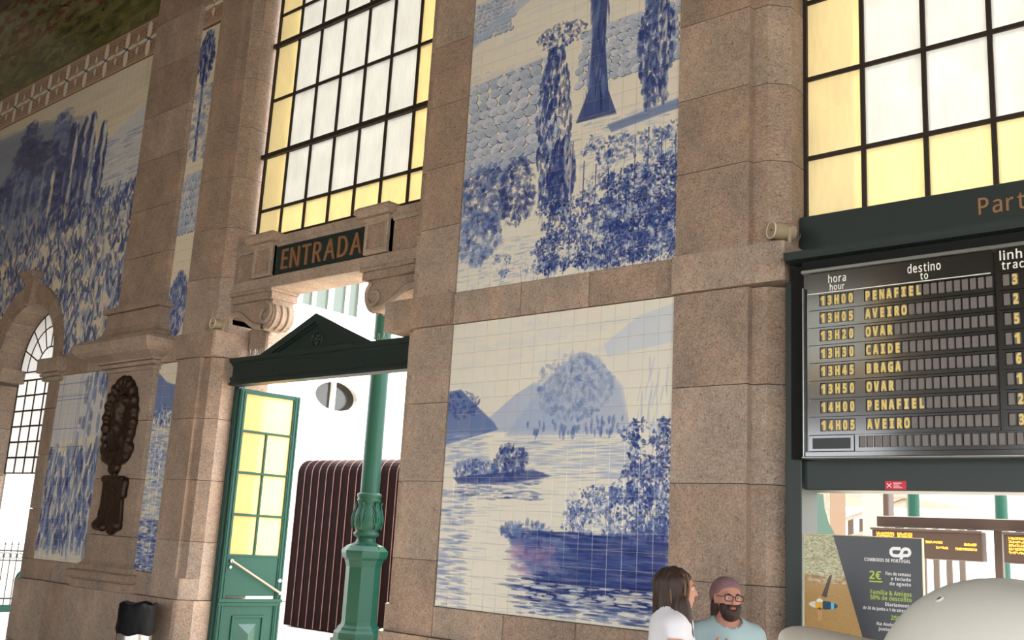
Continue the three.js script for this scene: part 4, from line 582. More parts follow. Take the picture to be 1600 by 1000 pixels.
{ // railway poster on a stand
  const p = thing('poster_stand', 'upright advertising poster with beach photo and charcoal text half', 'poster', [-2.715, 0, 0]), [c, g] = canvas(770, 1200);
  g.fillStyle = 'rgb(176,142,88)'; g.fillRect(0, 0, 770, 1200);
  for (let i = 0; i < 2600; i++) dab(g, rr(0, 420), rr(250, 1200), rr(2, 7), rr(1, 3), 0, [[160, 124, 70], [190, 156, 104], [144, 108, 64]][i % 3], 0.4);
  g.fillStyle = 'rgb(178,176,140)'; g.beginPath(); g.moveTo(0, 0); g.lineTo(330, 0); g.lineTo(330, 250); g.lineTo(200, 290); g.lineTo(0, 250); g.fill();
  for (let i = 0; i < 900; i++) dab(g, rr(0, 330), rr(0, 270), rr(4, 13), rr(2, 5), rr(-0.6, 0.6), [[214, 212, 184], [140, 138, 100], [120, 120, 84], [196, 194, 160]][i % 4], 0.6);
  for (let i = 0; i < 160; i++) dab(g, rr(0, 300), rr(250, 310), rr(8, 26), rr(2, 6), rr(-0.2, 0.2), [[140, 112, 72], [206, 198, 168]][i % 2], 0.5);
  poly(g, [[118, 390], [150, 400], [192, 250], [170, 262]], [74, 62, 58], 0.95); // long shadow
  g.save(); g.translate(128, 448); g.scale(1, 0.27); g.fillStyle = 'rgb(30,74,104)'; g.beginPath(); g.arc(0, 0, 98, 0, 6.3); g.fill(); g.clip(); g.fillStyle = 'rgb(214,218,214)'; g.fillRect(-100, -100, 46, 200); g.fillStyle = 'rgb(226,178,62)'; g.fillRect(-54, -100, 50, 200); g.fillStyle = 'rgb(110,190,220)'; g.fillRect(52, -100, 22, 200); g.restore();
  dab(g, 104, 404, 9, 12, 0, [196, 160, 112], 1); dab(g, 104, 422, 22, 13, 0, [232, 232, 230], 1); dab(g, 104, 452, 17, 24, 0, [222, 172, 66], 1); dab(g, 104, 474, 16, 9, 0, [120, 74, 46], 1); g.fillStyle = 'rgb(206,160,116)'; g.fillRect(92, 478, 10, 70); g.fillRect(107, 478, 10, 66);
  poly(g, [[200, 0], [770, 0], [770, 1200], [560, 1200]], [62, 66, 72], 1);
  g.strokeStyle = '#f2f2f0'; g.lineWidth = 20; g.lineCap = 'butt'; g.lineJoin = 'round'; // railway emblem: linked c and p
  g.beginPath(); g.moveTo(640, 66); g.lineTo(600, 66); g.arc(600, 88, 22, -Math.PI / 2, Math.PI / 2, true); g.lineTo(622, 110); g.quadraticCurveTo(640, 108, 646, 88); g.quadraticCurveTo(652, 66, 672, 66); g.arc(676, 86, 20, -Math.PI / 2, Math.PI / 2); g.lineTo(660, 106); g.quadraticCurveTo(646, 108, 640, 130); g.stroke();
  const T = (s, x, y, px, col, w = 'bold', al = 'right', mw) => { g.fillStyle = col; g.font = `${w} ${px}px sans-serif`; g.textAlign = al; g.textBaseline = 'alphabetic'; mw ? g.fillText(s, x, y, mw) : g.fillText(s, x, y); };
  T('COMBOIOS DE PORTUGAL', 700, 152, 28, '#e6e6e4', 'bold', 'right', 295); T('2€', 435, 262, 72, 'rgb(168,196,60)', 'bold', 'left', 92); g.fillStyle = 'rgb(168,196,60)'; g.fillRect(435, 272, 86, 8);
  T('Fins de semana', 700, 232, 29, '#dcdcda', 'bold', 'right', 160); T('e feriado', 700, 262, 29, '#dcdcda'); T('de agosto', 700, 292, 29, '#dcdcda');
  T('Família & Amigos', 702, 354, 38, 'rgb(160,190,60)', 'bold', 'right', 262); T('50% de desconto', 702, 386, 38, 'rgb(160,190,60)', 'bold', 'right', 262); T('Diariamente', 702, 420, 28, '#dcdcda'); T('de 28 de junho a 1 de setembro', 702, 450, 27, '#dcdcda', 'bold', 'right', 310); T('25%', 640, 500, 36, 'rgb(160,190,60)'); T('Na Assinatura', 660, 540, 27, '#dcdcda'); T('junte', 560, 570, 27, '#dcdcda');
  const q = new THREE.PlaneGeometry(0.77, 1.2); q.translate(-2.715, 1.2, 0.0155); part('print', q, std({ map: canvasTex(c), roughness: 0.35 }), p);
  part('panel', cbox(-3.105, -2.325, 0.595, 1.805, -0.015, 0.015, 0.003), std({ color: 0xd8cf9c, roughness: 0.5 }), p);
  for (const x of [-3.0, -2.43]) part('leg', cbox(x - 0.02, x + 0.02, 0.02, 0.6, -0.02, 0.02, 0.004), steel, p); part('foot', cbox(-3.1, -2.33, 0, 0.03, -0.22, 0.22, 0.006), steel, p);
}
// ---------- platform beyond the board ----------
const gantryBrown = std({ name: 'gantry_brown', color: 0x3f3330, roughness: 0.5 });
{
  const g = thing('sign_gantry', 'dark brown steel gantry carrying the platform displays', 'gantry', [-3, 0, -5]);
  part('beam', cbox(-4.59, 1, 2.03, 2.15, -5.10, -4.98, 0.006), gantryBrown, g);
  for (const x of [-3.32, -1.2, 0.8]) part('post', cbox(x - 0.04, x + 0.04, 0, 2.04, -5.08, -5.0, 0.005), gantryBrown, g);
  for (const x of [-4.35, -3.58, -3.1, -2.2]) part('hanger', cbox(x - 0.035, x + 0.035, 1.93, 2.04, -5.07, -4.97, 0.004), gantryBrown, g);
  const disp = (label, x0, x1, rows) => {
    const d = thing('led_display', label, 'display', [(x0 + x1) / 2, 1.70, -4.9]), y0 = 1.70, y1 = 2.005, [c, k] = canvas(512, 130); k.fillStyle = 'rgb(30,22,18)'; k.fillRect(0, 0, 512, 130);
    for (const [u0, u1, v] of rows) for (let x = u0 * 512; x < u1 * 512 - 6; x += 8.4) { for (let yy = 0; yy < 5; yy++) for (let xx = 0; xx < 2; xx++) if (rnd() < 0.68) { k.fillStyle = 'rgb(255,150,34)'; k.fillRect(x + xx * 3.4, v * 130 + yy * 2.6, 3.2, 2.4); } }
    part('housing', cbox(x0, x1, y0, y1, -4.965, -4.83, 0.008), gantryBrown, d);
    const q = new THREE.PlaneGeometry(x1 - x0 - 0.06, y1 - y0 - 0.05); q.translate((x0 + x1) / 2, (y0 + y1) / 2, -4.828); const t = canvasTex(c); part('led_screen', q, std({ map: t, emissive: 0xffffff, emissiveMap: t, emissiveIntensity: 5, roughness: 0.5 }), d);
    part('visor', cbox(x0, x1, y1 - 0.015, y1 + 0.01, -4.83, -4.78, 0.003), gantryBrown, d);
    const l = new THREE.RectAreaLight(0xff9a3c, 0.6, x1 - x0 - 0.06, y1 - y0 - 0.05); l.position.set((x0 + x1) / 2, (y0 + y1) / 2, -4.8); l.lookAt((x0 + x1) / 2, (y0 + y1) / 2, 0); scene.add(l);
  };
  disp('amber LED display with separate short lines hung behind the poster', -4.585, -3.42, [[0.02, 0.20, 0.05], [0.23, 0.38, 0.05], [0.02, 0.20, 0.17], [0.23, 0.38, 0.17], [0.50, 0.66, 0.34], [0.86, 0.98, 0.38], [0.60, 0.72, 0.55], [0.78, 0.98, 0.57]]);
  disp('amber LED display with full dense lines right of the gantry post', -3.22, -2.0, [0.06, 0.2, 0.34, 0.48, 0.62].map(v => [0.02, 0.9, v]));
}
{
  const w = thing('platform_building', 'sunlit white building wall behind the platform displays', 'building', [-4, 0, -16.2]); part('wall_face', box(-11, 10, 0, 7, -16.5, -16), whiteWash, w); part('string_band', box(-11, 10, 2.6, 2.7, -16, -15.95), shade, w);
  for (const [x, y] of [[-5.62, 3.1], [-4.85, 3.12]]) { const a = thing('air_conditioner', 'small white air conditioner unit on the platform building wall', 'air conditioner', [x, y, -15.8], 'air conditioner units on the white wall'); part('housing', cbox(x - 0.34, x + 0.34, y - 0.24, y + 0.24, -15.99, -15.7, 0.02), shade, a); part('fan_grille', (() => { const r = new THREE.TorusGeometry(0.15, 0.05, 8, 20); r.translate(x + 0.05, y, -15.69); return r; })(), gantryBrown, a); part('fan_hub', (() => { const r = new THREE.CylinderGeometry(0.07, 0.07, 0.03, 14); r.rotateX(Math.PI / 2); r.translate(x + 0.05, y, -15.68); return r; })(), whiteWash, a); }
  for (const x of [-5.62, -4.4]) { const c = thing('platform_column', 'slim green iron column on the platform', 'column', [x, 0, -9], 'slim green columns behind the displays'); part('shaft', lathe([[0.13, 0], [0.13, 0.5], [0.085, 0.55], [0.08, 5.5]], 20, x, 0, -9), ironGreen, c); part('capital', lathe([[0.08, 5.4], [0.16, 5.6], [0.18, 5.7]], 20, x, 0, -9), ironGreen, c); }
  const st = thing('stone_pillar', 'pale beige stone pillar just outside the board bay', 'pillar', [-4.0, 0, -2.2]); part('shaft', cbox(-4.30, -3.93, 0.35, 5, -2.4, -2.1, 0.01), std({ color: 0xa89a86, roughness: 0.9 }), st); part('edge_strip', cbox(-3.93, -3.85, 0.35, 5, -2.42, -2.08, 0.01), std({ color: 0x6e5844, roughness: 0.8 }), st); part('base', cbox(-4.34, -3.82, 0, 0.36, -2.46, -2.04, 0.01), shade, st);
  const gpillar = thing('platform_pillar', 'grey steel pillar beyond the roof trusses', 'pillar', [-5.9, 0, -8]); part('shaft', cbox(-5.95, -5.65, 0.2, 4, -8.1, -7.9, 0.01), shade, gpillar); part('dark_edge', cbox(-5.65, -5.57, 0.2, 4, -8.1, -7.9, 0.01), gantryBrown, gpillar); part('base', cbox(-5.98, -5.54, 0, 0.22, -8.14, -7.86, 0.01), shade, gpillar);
  const sh = thing('platform_canopy', 'grey platform canopy with diagonal struts and slatted screen behind', 'canopy', [-8, 0, -11]); const grey = std({ color: 0x9b938c, roughness: 0.7 });
  part('roof_edge', cbox(-9.2, -5.8, 2.62, 2.72, -12.6, -9.4, 0.01), grey, sh); for (let i = 0; i < 14; i++) part('slat', cbox(-8.9 + i * 0.22, -8.8 + i * 0.22, 0, 2.4, -12.3, -12.25, 0.004), std({ color: 0x5f5650, roughness: 0.8 }), sh);
  for (const [a, b] of [[[-7.9, 1.7, -9.6], [-6.2, 2.2, -9.6]], [[-7.7, 1.6, -9.6], [-7.2, 2.4, -9.6]], [[-7.9, 1.95, -9.6], [-5.9, 2.62, -9.6]]]) part('strut', rod(a, b, 0.03), grey, sh); for (const x of [-8.0, -5.9]) part('post', rod([x, 0, -9.6], [x, 2.65, -9.6], 0.05), grey, sh);
}

// ---------- loudspeakers on the string course ----------
function loudspeaker(x, z, label, turn = 0) {
  const y = 3.955, s = thing('loudspeaker', label, 'loudspeaker', [x, 3.86, z], 'loudspeakers on the string course'), m = std({ name: 'cream_plastic', color: 0xa8987e, roughness: 0.55 }), dk = std({ color: 0x6b5d4c, roughness: 0.7 });
  const L = (pts) => { const g = new THREE.LatheGeometry(pts.map(p => new THREE.Vector2(...p)), 28); g.rotateX(Math.PI / 2); g.translate(x, y, z); return g; };
  part('body', L([[0, -0.16], [0.055, -0.16], [0.06, -0.15], [0.062, 0.0], [0.060, 0.02]]), m, s); part('rim', (() => { const g = new THREE.TorusGeometry(0.061, 0.006, 8, 30); g.translate(x, y, z + 0.025); return g; })(), std({ color: 0xd8cdb8, roughness: 0.5 }), s);
  part('grille', L([[0, 0.022], [0.058, 0.018]]), m, s); part('grille_bolt', L([[0, 0.03], [0.008, 0.03], [0.008, 0.018]]), dk, s);
  part('rear_ring', L([[0.062, -0.12], [0.068, -0.12], [0.068, -0.10], [0.062, -0.10]]), m, s);
  part('bracket', [cbox(x + 0.055, x + 0.068, 3.86, y + 0.02, z - 0.10, z - 0.075, 0.002), cbox(x - 0.068, x - 0.055, 3.86, y + 0.02, z - 0.10, z - 0.075, 0.002), cbox(x - 0.068, x + 0.068, 3.857, 3.865, z - 0.11, z - 0.06, 0.002)], m, s);
  s.userData.turn = turn; part('cable', tube([[x + 0.03, y, z - 0.15], [x + 0.09, y - 0.03, z - 0.16], [x + 0.08, 3.87, z - 0.15]], 0.003, 5, 16), dk, s);
}
loudspeaker(-3.33, 0.0, 'cream cylindrical loudspeaker on the stone ledge beside the departure board', -0.55); loudspeaker(-10.50, -0.02, 'cream cylindrical loudspeaker on the stone ledge beside the entrance lintel');
// ---------- bronze relief ----------
{
  const t = thing('bronze_medallion', 'dark bronze oval portrait relief with a hanging tablet on the stone pilaster', 'relief', [-12.1, 1.4, 0.06]), cx = -12.17, z = 0.06, cy = 2.86;
  const leafRing = (x, y, zz) => { const a = Math.atan2((y - cy) / 0.52, (x - cx) / 0.36), r = Math.hypot((x - cx) / 0.36, (y - cy) / 0.52); return 0.012 * Math.sin(a * 22) - Math.abs(r - 0.93) * 0.0; };
  const f = (() => { const plate = ell(cx, cy, z, 0.37, 0.53, 0.06), rim = (x, y, zz) => { const r = Math.hypot((x - cx) / 0.36, (y - cy) / 0.52), q = Math.hypot((r - 0.92) * 0.40, zz - z - 0.04); return q - 0.055 + leafRing(x, y, zz); };
    const head = union(0.03, ell(cx - 0.02, cy + 0.13, z + 0.06, 0.12, 0.16, 0.09), ell(cx - 0.10, cy + 0.09, z + 0.08, 0.04, 0.05, 0.05), cap(cx, cy, z + 0.05, cx + 0.02, cy - 0.12, z + 0.05, 0.075, 0.09), ell(cx, cy - 0.24, z + 0.04, 0.24, 0.14, 0.08), ell(cx + 0.04, cy + 0.24, z + 0.05, 0.12, 0.08, 0.07));
    const swag = union(0.04, ell(cx, cy - 0.47, z + 0.04, 0.32, 0.10, 0.08), ell(cx - 0.26, cy - 0.36, z + 0.03, 0.11, 0.10, 0.07), ell(cx + 0.26, cy - 0.36, z + 0.03, 0.11, 0.10, 0.07), ell(cx, cy - 0.60, z + 0.03, 0.12, 0.09, 0.06));
    return (x, y, zz) => Math.max(smin(smin(smin(plate(x, y, zz), rim(x, y, zz), 0.02), head(x, y, zz), 0.015), swag(x, y, zz), 0.03) + (noise3(x * 38, y * 38, zz * 38) - 0.5) * 0.016, z + 0.002 - zz); })();
  part('portrait_oval', sdfMesh(f, [cx - 0.5, cy - 0.75, z - 0.03], [cx + 0.5, cy + 0.64, z + 0.22], 0.014), bronze, t);
  const tx = -12.13, h = (x, y, zz) => { const w = 0.27 + 0.02 * Math.sin(y * 9), d = Math.max(Math.abs(x - tx) - w, Math.abs(y - 1.83) - 0.31, Math.abs(zz - z) - 0.045); const roll = Math.min(cap(tx - 0.28, 1.56, z + 0.04, tx - 0.10, 1.53, z + 0.05, 0.06, 0.05)(x, y, zz), cap(tx + 0.10, 1.50, z + 0.04, tx + 0.24, 1.56, z + 0.05, 0.055, 0.05)(x, y, zz), cap(tx + 0.28, 2.08, z + 0.03, tx + 0.28, 1.93, z + 0.04, 0.045, 0.04)(x, y, zz), cap(tx - 0.25, 2.13, z + 0.03, tx + 0.2, 2.13, z + 0.04, 0.035, 0.035)(x, y, zz)); return Math.max(smin(d, roll, 0.04) + (noise3(x * 30, y * 30, zz * 30) - 0.5) * 0.012, z + 0.002 - zz); };
  part('tablet', sdfMesh(h, [tx - 0.42, 1.40, z - 0.03], [tx + 0.42, 2.22, z + 0.16], 0.014), bronze, t); part('link', cbox(-12.2, -12.1, 2.1, 2.3, z + 0.002, z + 0.05, 0.01), bronze, t);
}
// ---------- litter bin ----------
{
  const x = -10.63, z = 0.42, b = thing('litter_bin', 'round steel litter bin lined with a black plastic bag', 'bin', [x, 0, z]);
  part('steel_drum', lathe([[0, 0.01], [0.17, 0.01], [0.18, 0.03], [0.18, 0.46], [0.17, 0.47]], 28, x, 0, z), steel, b);
  const g = lathe([[0.185, 0.44], [0.19, 0.45], [0.20, 0.50], [0.195, 0.58], [0.2, 0.70], [0.2, 0.745], [0.18, 0.765], [0.15, 0.755], [0.14, 0.5]], 48, x, 0, z), p = g.attributes.position;
  for (let i = 0; i < p.count; i++) { const dx = p.getX(i) - x, dz = p.getZ(i) - z, a = Math.atan2(dz, dx), y = p.getY(i), k = 1 + 0.035 * Math.sin(a * 9 + y * 14) + 0.02 * Math.sin(a * 17 - y * 30); p.setXYZ(i, x + dx * k, y + 0.012 * Math.sin(a * 5), z + dz * k); } g.computeVertexNormals();
  part('bag', g, phys({ color: 0x0b0c0e, roughness: 0.6, specularIntensity: 0.35, side: THREE.DoubleSide }), b); part('bag_bottom', lathe([[0, 0.49], [0.15, 0.5]], 24, x, 0, z), std({ color: 0x15171b, roughness: 0.5, side: THREE.DoubleSide }), b);
}

// ---------- people ----------
const skinA = std({ name: 'skin', color: 0xc98f78, roughness: 0.6 }), skinB = std({ name: 'skin', color: 0xc9927e, roughness: 0.6 });
// joints in local axes: x to the person's left, y up, z forward
function headField(hx, hy, hz) { // skull, jaw, nose, brow, ears round the head centre
  const skull = ell(hx, hy + 0.025, hz - 0.012, 0.076, 0.092, 0.096), face = ell(hx, hy - 0.02, hz + 0.03, 0.062, 0.088, 0.068), jaw = ell(hx, hy - 0.085, hz + 0.045, 0.04, 0.032, 0.042), nose = cap(hx, hy + 0.012, hz + 0.09, hx, hy - 0.022, hz + 0.108, 0.009, 0.013), brow = cap(hx - 0.035, hy + 0.026, hz + 0.078, hx + 0.035, hy + 0.026, hz + 0.078, 0.012, 0.012);
  const lips = ell(hx, hy - 0.055, hz + 0.088, 0.024, 0.009, 0.011), ears = [-1, 1].map(s => ell(hx + s * 0.078, hy - 0.005, hz - 0.008, 0.011, 0.032, 0.02)), eyes = [-1, 1].map(s => ell(hx + s * 0.031, hy + 0.006, hz + 0.098, 0.018, 0.012, 0.014));
  const u = union(0.03, skull, face, jaw), v = union(0.012, nose, brow, lips, ...ears);
  return (x, y, z) => { let d = smin(u(x, y, z), v(x, y, z), 0.014); for (const e of eyes) d = -smin(-d, e(x, y, z), 0.01); return d; };
}
function handGeo(w, e, m) { // palm and five fingers, from wrist w along direction e (unit), m = thumb side
  const W = V(...w), E = V(...e).normalize(), M = V(...m); M.sub(E.clone().multiplyScalar(M.dot(E))).normalize(); const N = E.clone().cross(M); const P = (a, b, c) => W.clone().addScaledVector(E, a).addScaledVector(M, b).addScaledVector(N, c).toArray();
  const fs = [union(0.012, cap(...P(0, 0, 0), ...P(0.03, 0.01, 0), 0.024, 0.024), cap(...P(0.03, 0.024, 0), ...P(0.085, 0.026, 0), 0.015, 0.014), cap(...P(0.03, -0.022, 0), ...P(0.08, -0.028, 0), 0.015, 0.012), cap(...P(0.03, 0, 0), ...P(0.09, 0, 0), 0.017, 0.015))];
  [[0.029, 0.07], [0.010, 0.078], [-0.010, 0.072], [-0.029, 0.057]].forEach(([b, l]) => { fs.push(cap(...P(0.085, b, 0), ...P(0.085 + l * 0.55, b, -0.012), 0.0092, 0.0086), cap(...P(0.085 + l * 0.55, b, -0.012), ...P(0.085 + l * 0.9, b, -0.034), 0.0086, 0.0074)); });
  fs.push(cap(...P(0.025, 0.03, 0), ...P(0.055, 0.055, -0.012), 0.013, 0.011), cap(...P(0.055, 0.055, -0.012), ...P(0.085, 0.06, -0.026), 0.0105, 0.009));
  const f = union(0.006, ...fs), c = P(0.08, 0.01, -0.01); return sdfMesh(f, c.map(v => v - 0.13), c.map(v => v + 0.13), 0.0045);
}
function person(label, at, turn, o) {
  const p = thing('person', label, 'person'); p.position.set(...at); p.rotation.y = turn; delete p.userData.base;
  const { H, sh, hip, arms, legs, skin, shirt, sleeve, trousers, head } = o, [hx, hy, hz] = H, neckY = sh - 0.01 + 0.05;
  const torso = [union(0.09, ell(0, sh - 0.14, o.lean * 0.4, o.chest, 0.19, 0.105), ell(0, (sh + hip) / 2 - 0.03, 0, o.waist, 0.20, 0.095), ell(0, hip, 0, o.waist * 1.08, 0.13, 0.105), cap(-o.half, sh - 0.03, o.lean * 0.5, o.half, sh - 0.03, o.lean * 0.5, 0.05, 0.05), cap(0, sh - 0.02, o.lean * 0.5, 0, sh + 0.02, o.lean * 0.5, 0.075, 0.055))];
  if (o.bust) torso[0] = union(0.05, torso[0], ell(-0.075, sh - 0.20, 0.085, 0.07, 0.07, 0.06), ell(0.075, sh - 0.20, 0.085, 0.07, 0.07, 0.06));
  const neck = cap(0, sh - 0.02, o.lean * 0.5 - 0.01, hx, hy - 0.07, hz - 0.015, 0.056, 0.05);
  const upper = arms.map(a => cap(...a[0], ...a[1], o.armR * 1.12, o.armR * 0.9)), fore = arms.map(a => cap(...a[1], ...a[2], o.armR * 0.88, 0.027));
  const thigh = legs.map(a => cap(...a[0], ...a[1], 0.085, 0.058)), shin = legs.map(a => cap(...a[1], ...a[2], 0.056, 0.037)), foot = legs.map(a => cap(a[2][0], 0.035, a[2][2] - 0.02, a[2][0], 0.03, a[2][2] + 0.15, 0.035, 0.03));
  const body = union(0.035, torso[0], neck, ...upper, ...fore, ...thigh, ...shin, ...foot);
  const R = 0.5, geos = [sdfMesh(body, [-0.33, -0.02, -0.2], [0.33, hy - 0.02, 0.32], 0.015)];
  geos.push(sdfMesh(union(0.02, headField(hx, hy, hz), neck), [hx - 0.13, hy - 0.2, hz - 0.16], [hx + 0.13, hy + 0.16, hz + 0.16], 0.0055));
  arms.forEach((a, i) => { const e = V(...a[2]).sub(V(...a[1])).normalize().toArray(); geos.push(handGeo(a[2], e, i ? [0.3, 0.6, 0.6] : [-0.3, 0.6, 0.6])); });
  const bodyMesh = part('body', geos.map(g => { g.deleteAttribute('uv'); return g.toNonIndexed(); }), skin, p);
  // clothing: offset surfaces cut at neckline, cuffs, hem
  const sleeveF = arms.map((a, i) => { const A = V(...a[0]), B = V(...a[1]), L = A.distanceTo(B), D = B.clone().sub(A).normalize(); return (x, y, z) => Math.max(upper[i](x, y, z) - 0.012, (x - A.x) * D.x + (y - A.y) * D.y + (z - A.z) * D.z - L * sleeve); });
  const nz = o.lean * 0.5, top = (x, y, z) => { let d = smin(torso[0](x, y, z) - 0.014, Math.min(...sleeveF.map(f => f(x, y, z))), 0.03); d += 0.004 * Math.sin(y * 55 + x * 20) * Math.max(0, 1 - Math.abs(y - hip - 0.12) / 0.2); const neckCut = 0.092 - Math.hypot(x, (y - sh - 0.035) * 1.25, (z - nz - 0.015) * 0.95); return Math.max(d, hip - 0.06 - y, neckCut); };
  part('t_shirt', sdfMesh(top, [-0.32, hip - 0.1, -0.18], [0.32, sh + 0.1, 0.2], 0.0105), shirt, p);
  const leg = (x, y, z) => { let d = Math.min(torso[0](x, y, z) - 0.01, ...thigh.map(f => f(x, y, z) - 0.016), ...shin.map(f => f(x, y, z) - 0.018)); return Math.max(d, y - hip + 0.0, 0.09 - y); };
  part('trousers', sdfMesh(leg, [-0.26, 0.05, -0.18], [0.26, hip + 0.05, 0.28], 0.016), trousers, p);
  legs.forEach(a => part('shoe', sdfMesh((x, y, z) => Math.max(union(0.03, cap(a[2][0], 0.05, a[2][2] - 0.03, a[2][0], 0.042, a[2][2] + 0.16, 0.046, 0.04), cap(a[2][0], 0.09, a[2][2], a[2][0], 0.05, a[2][2], 0.046, 0.046))(x, y, z), 0.004 - y, y - 0.11), [a[2][0] - 0.08, -0.02, a[2][2] - 0.12], [a[2][0] + 0.08, 0.14, a[2][2] + 0.25], 0.008), std({ color: 0x3a3836, roughness: 0.7 }), p));
  for (const s of [-1, 1]) { const g = new THREE.SphereGeometry(0.0105, 12, 8); g.translate(hx + s * 0.031, hy + 0.006, hz + 0.0805); part('eye', g, std({ color: 0xe6e0d8, roughness: 0.2 }), p); const q = new THREE.SphereGeometry(0.0062, 8, 6); q.translate(hx + s * 0.031, hy + 0.006, hz + 0.0862); part('iris', q, std({ color: 0x3a2a1c, roughness: 0.2 }), p); part('eyebrow', tube([[hx + s * 0.016, hy + 0.024, hz + 0.094], [hx + s * 0.033, hy + 0.03, hz + 0.09], [hx + s * 0.05, hy + 0.022, hz + 0.078]], 0.004, 5, 8), std({ color: o.brow, roughness: 0.9 }), p); }
  part('lips', sdfMesh(union(0.004, ell(hx, hy - 0.051, hz + 0.0975, 0.022, 0.0045, 0.006), ell(hx, hy - 0.060, hz + 0.0965, 0.019, 0.005, 0.006)), [hx - 0.04, hy - 0.08, hz + 0.07], [hx + 0.04, hy - 0.03, hz + 0.12], 0.0022), std({ color: 0xa8604f, roughness: 0.5 }), p);
  head(p, hx, hy, hz); return p;
}
const brownHair = std({ name: 'brown_hair', color: 0x35231a, roughness: 0.6 }), lightHair = std({ name: 'light_brown_hair', color: 0x7a5a3c, roughness: 0.6 }), beardHair = std({ name: 'dark_brown_hair', color: 0x37211a, roughness: 0.7 });
// woman in profile, facing towards the right-hand side of the hall
person('woman-length brown hair and white t-shirt, standing in profile before the tile panel'.replace('woman-length', 'person with long'), [-3.345, 0, 1.25], 2.25, {
  H: [0, 1.425, 0.03], sh: 1.265, hip: 0.86, lean: 0.0, chest: 0.145, waist: 0.125, half: 0.135, armR: 0.043, bust: true, sleeve: 0.26, skin: skinA, brow: 0x3a2818,
  arms: [[[0.165, 1.22, 0], [0.20, 0.98, 0.02], [0.08, 1.06, 0.22]], [[-0.165, 1.22, 0], [-0.20, 0.98, 0.0], [-0.06, 1.075, 0.23]]],
  legs: [[[0.09, 0.84, 0], [0.10, 0.45, 0.02], [0.10, 0.09, -0.02]], [[-0.09, 0.84, 0], [-0.10, 0.45, 0.03], [-0.10, 0.09, 0.02]]],
  shirt: std({ name: 'white_cotton', color: 0xe9e9ee, roughness: 0.9 }), trousers: std({ color: 0x46526b, roughness: 0.9 }),
  head(p, x, y, z) {
    const cap0 = ell(x, y + 0.03, z - 0.02, 0.090, 0.098, 0.108), fall = union(0.05, cap(x, y + 0.02, z - 0.06, x, y - 0.20, z - 0.07, 0.085, 0.065), cap(x - 0.065, y + 0.03, z - 0.01, x - 0.085, y - 0.14, z + 0.01, 0.045, 0.045), cap(x - 0.085, y - 0.10, z + 0.01, x - 0.075, y - 0.30, z + 0.075, 0.05, 0.022), cap(x + 0.065, y + 0.03, z - 0.01, x + 0.085, y - 0.18, z + 0.0, 0.045, 0.04), cap(x + 0.085, y - 0.12, z + 0.0, x + 0.08, y - 0.30, z + 0.06, 0.045, 0.02));
    const face = ell(x, y - 0.035, z + 0.10, 0.058, 0.105, 0.085);
    const f = (a, b, c) => { const d = smin(cap0(a, b, c), fall(a, b, c), 0.04) + (noise3(a * 60, b * 9, c * 60) - 0.5) * 0.014; return Math.max(d, -face(a, b, c)); };
    part('hair', sdfMesh(f, [x - 0.18, y - 0.38, z - 0.2], [x + 0.18, y + 0.15, z + 0.14], 0.0065), brownHair, p);
    for (const [dx, dz] of [[-0.075, 0.055], [-0.093, 0.03], [-0.098, -0.005], [-0.09, -0.05]]) part('hair_strand', tube([[x + dx * 0.7, y + 0.09, z + dz * 0.8], [x + dx * 1.05, y + 0.02, z + dz * 1.05], [x + dx * 1.16, y - 0.08, z + dz * 0.9], [x + dx * 1.28, y - 0.17, z + dz + 0.01]], 0.0055, 5, 14), lightHair, p);
    part('handbag', sdfMesh((a, b, c) => { const q = Math.hypot(Math.max(Math.abs(a) - 0.09, 0), Math.max(Math.abs(b - 1.03) - 0.05, 0), Math.max(Math.abs(c - 0.31) - 0.02, 0)) - 0.025; return q; }, [-0.16, 0.92, 0.22], [0.16, 1.14, 0.40], 0.008), std({ color: 0x4a2018, roughness: 0.5 }), p);
  },
});
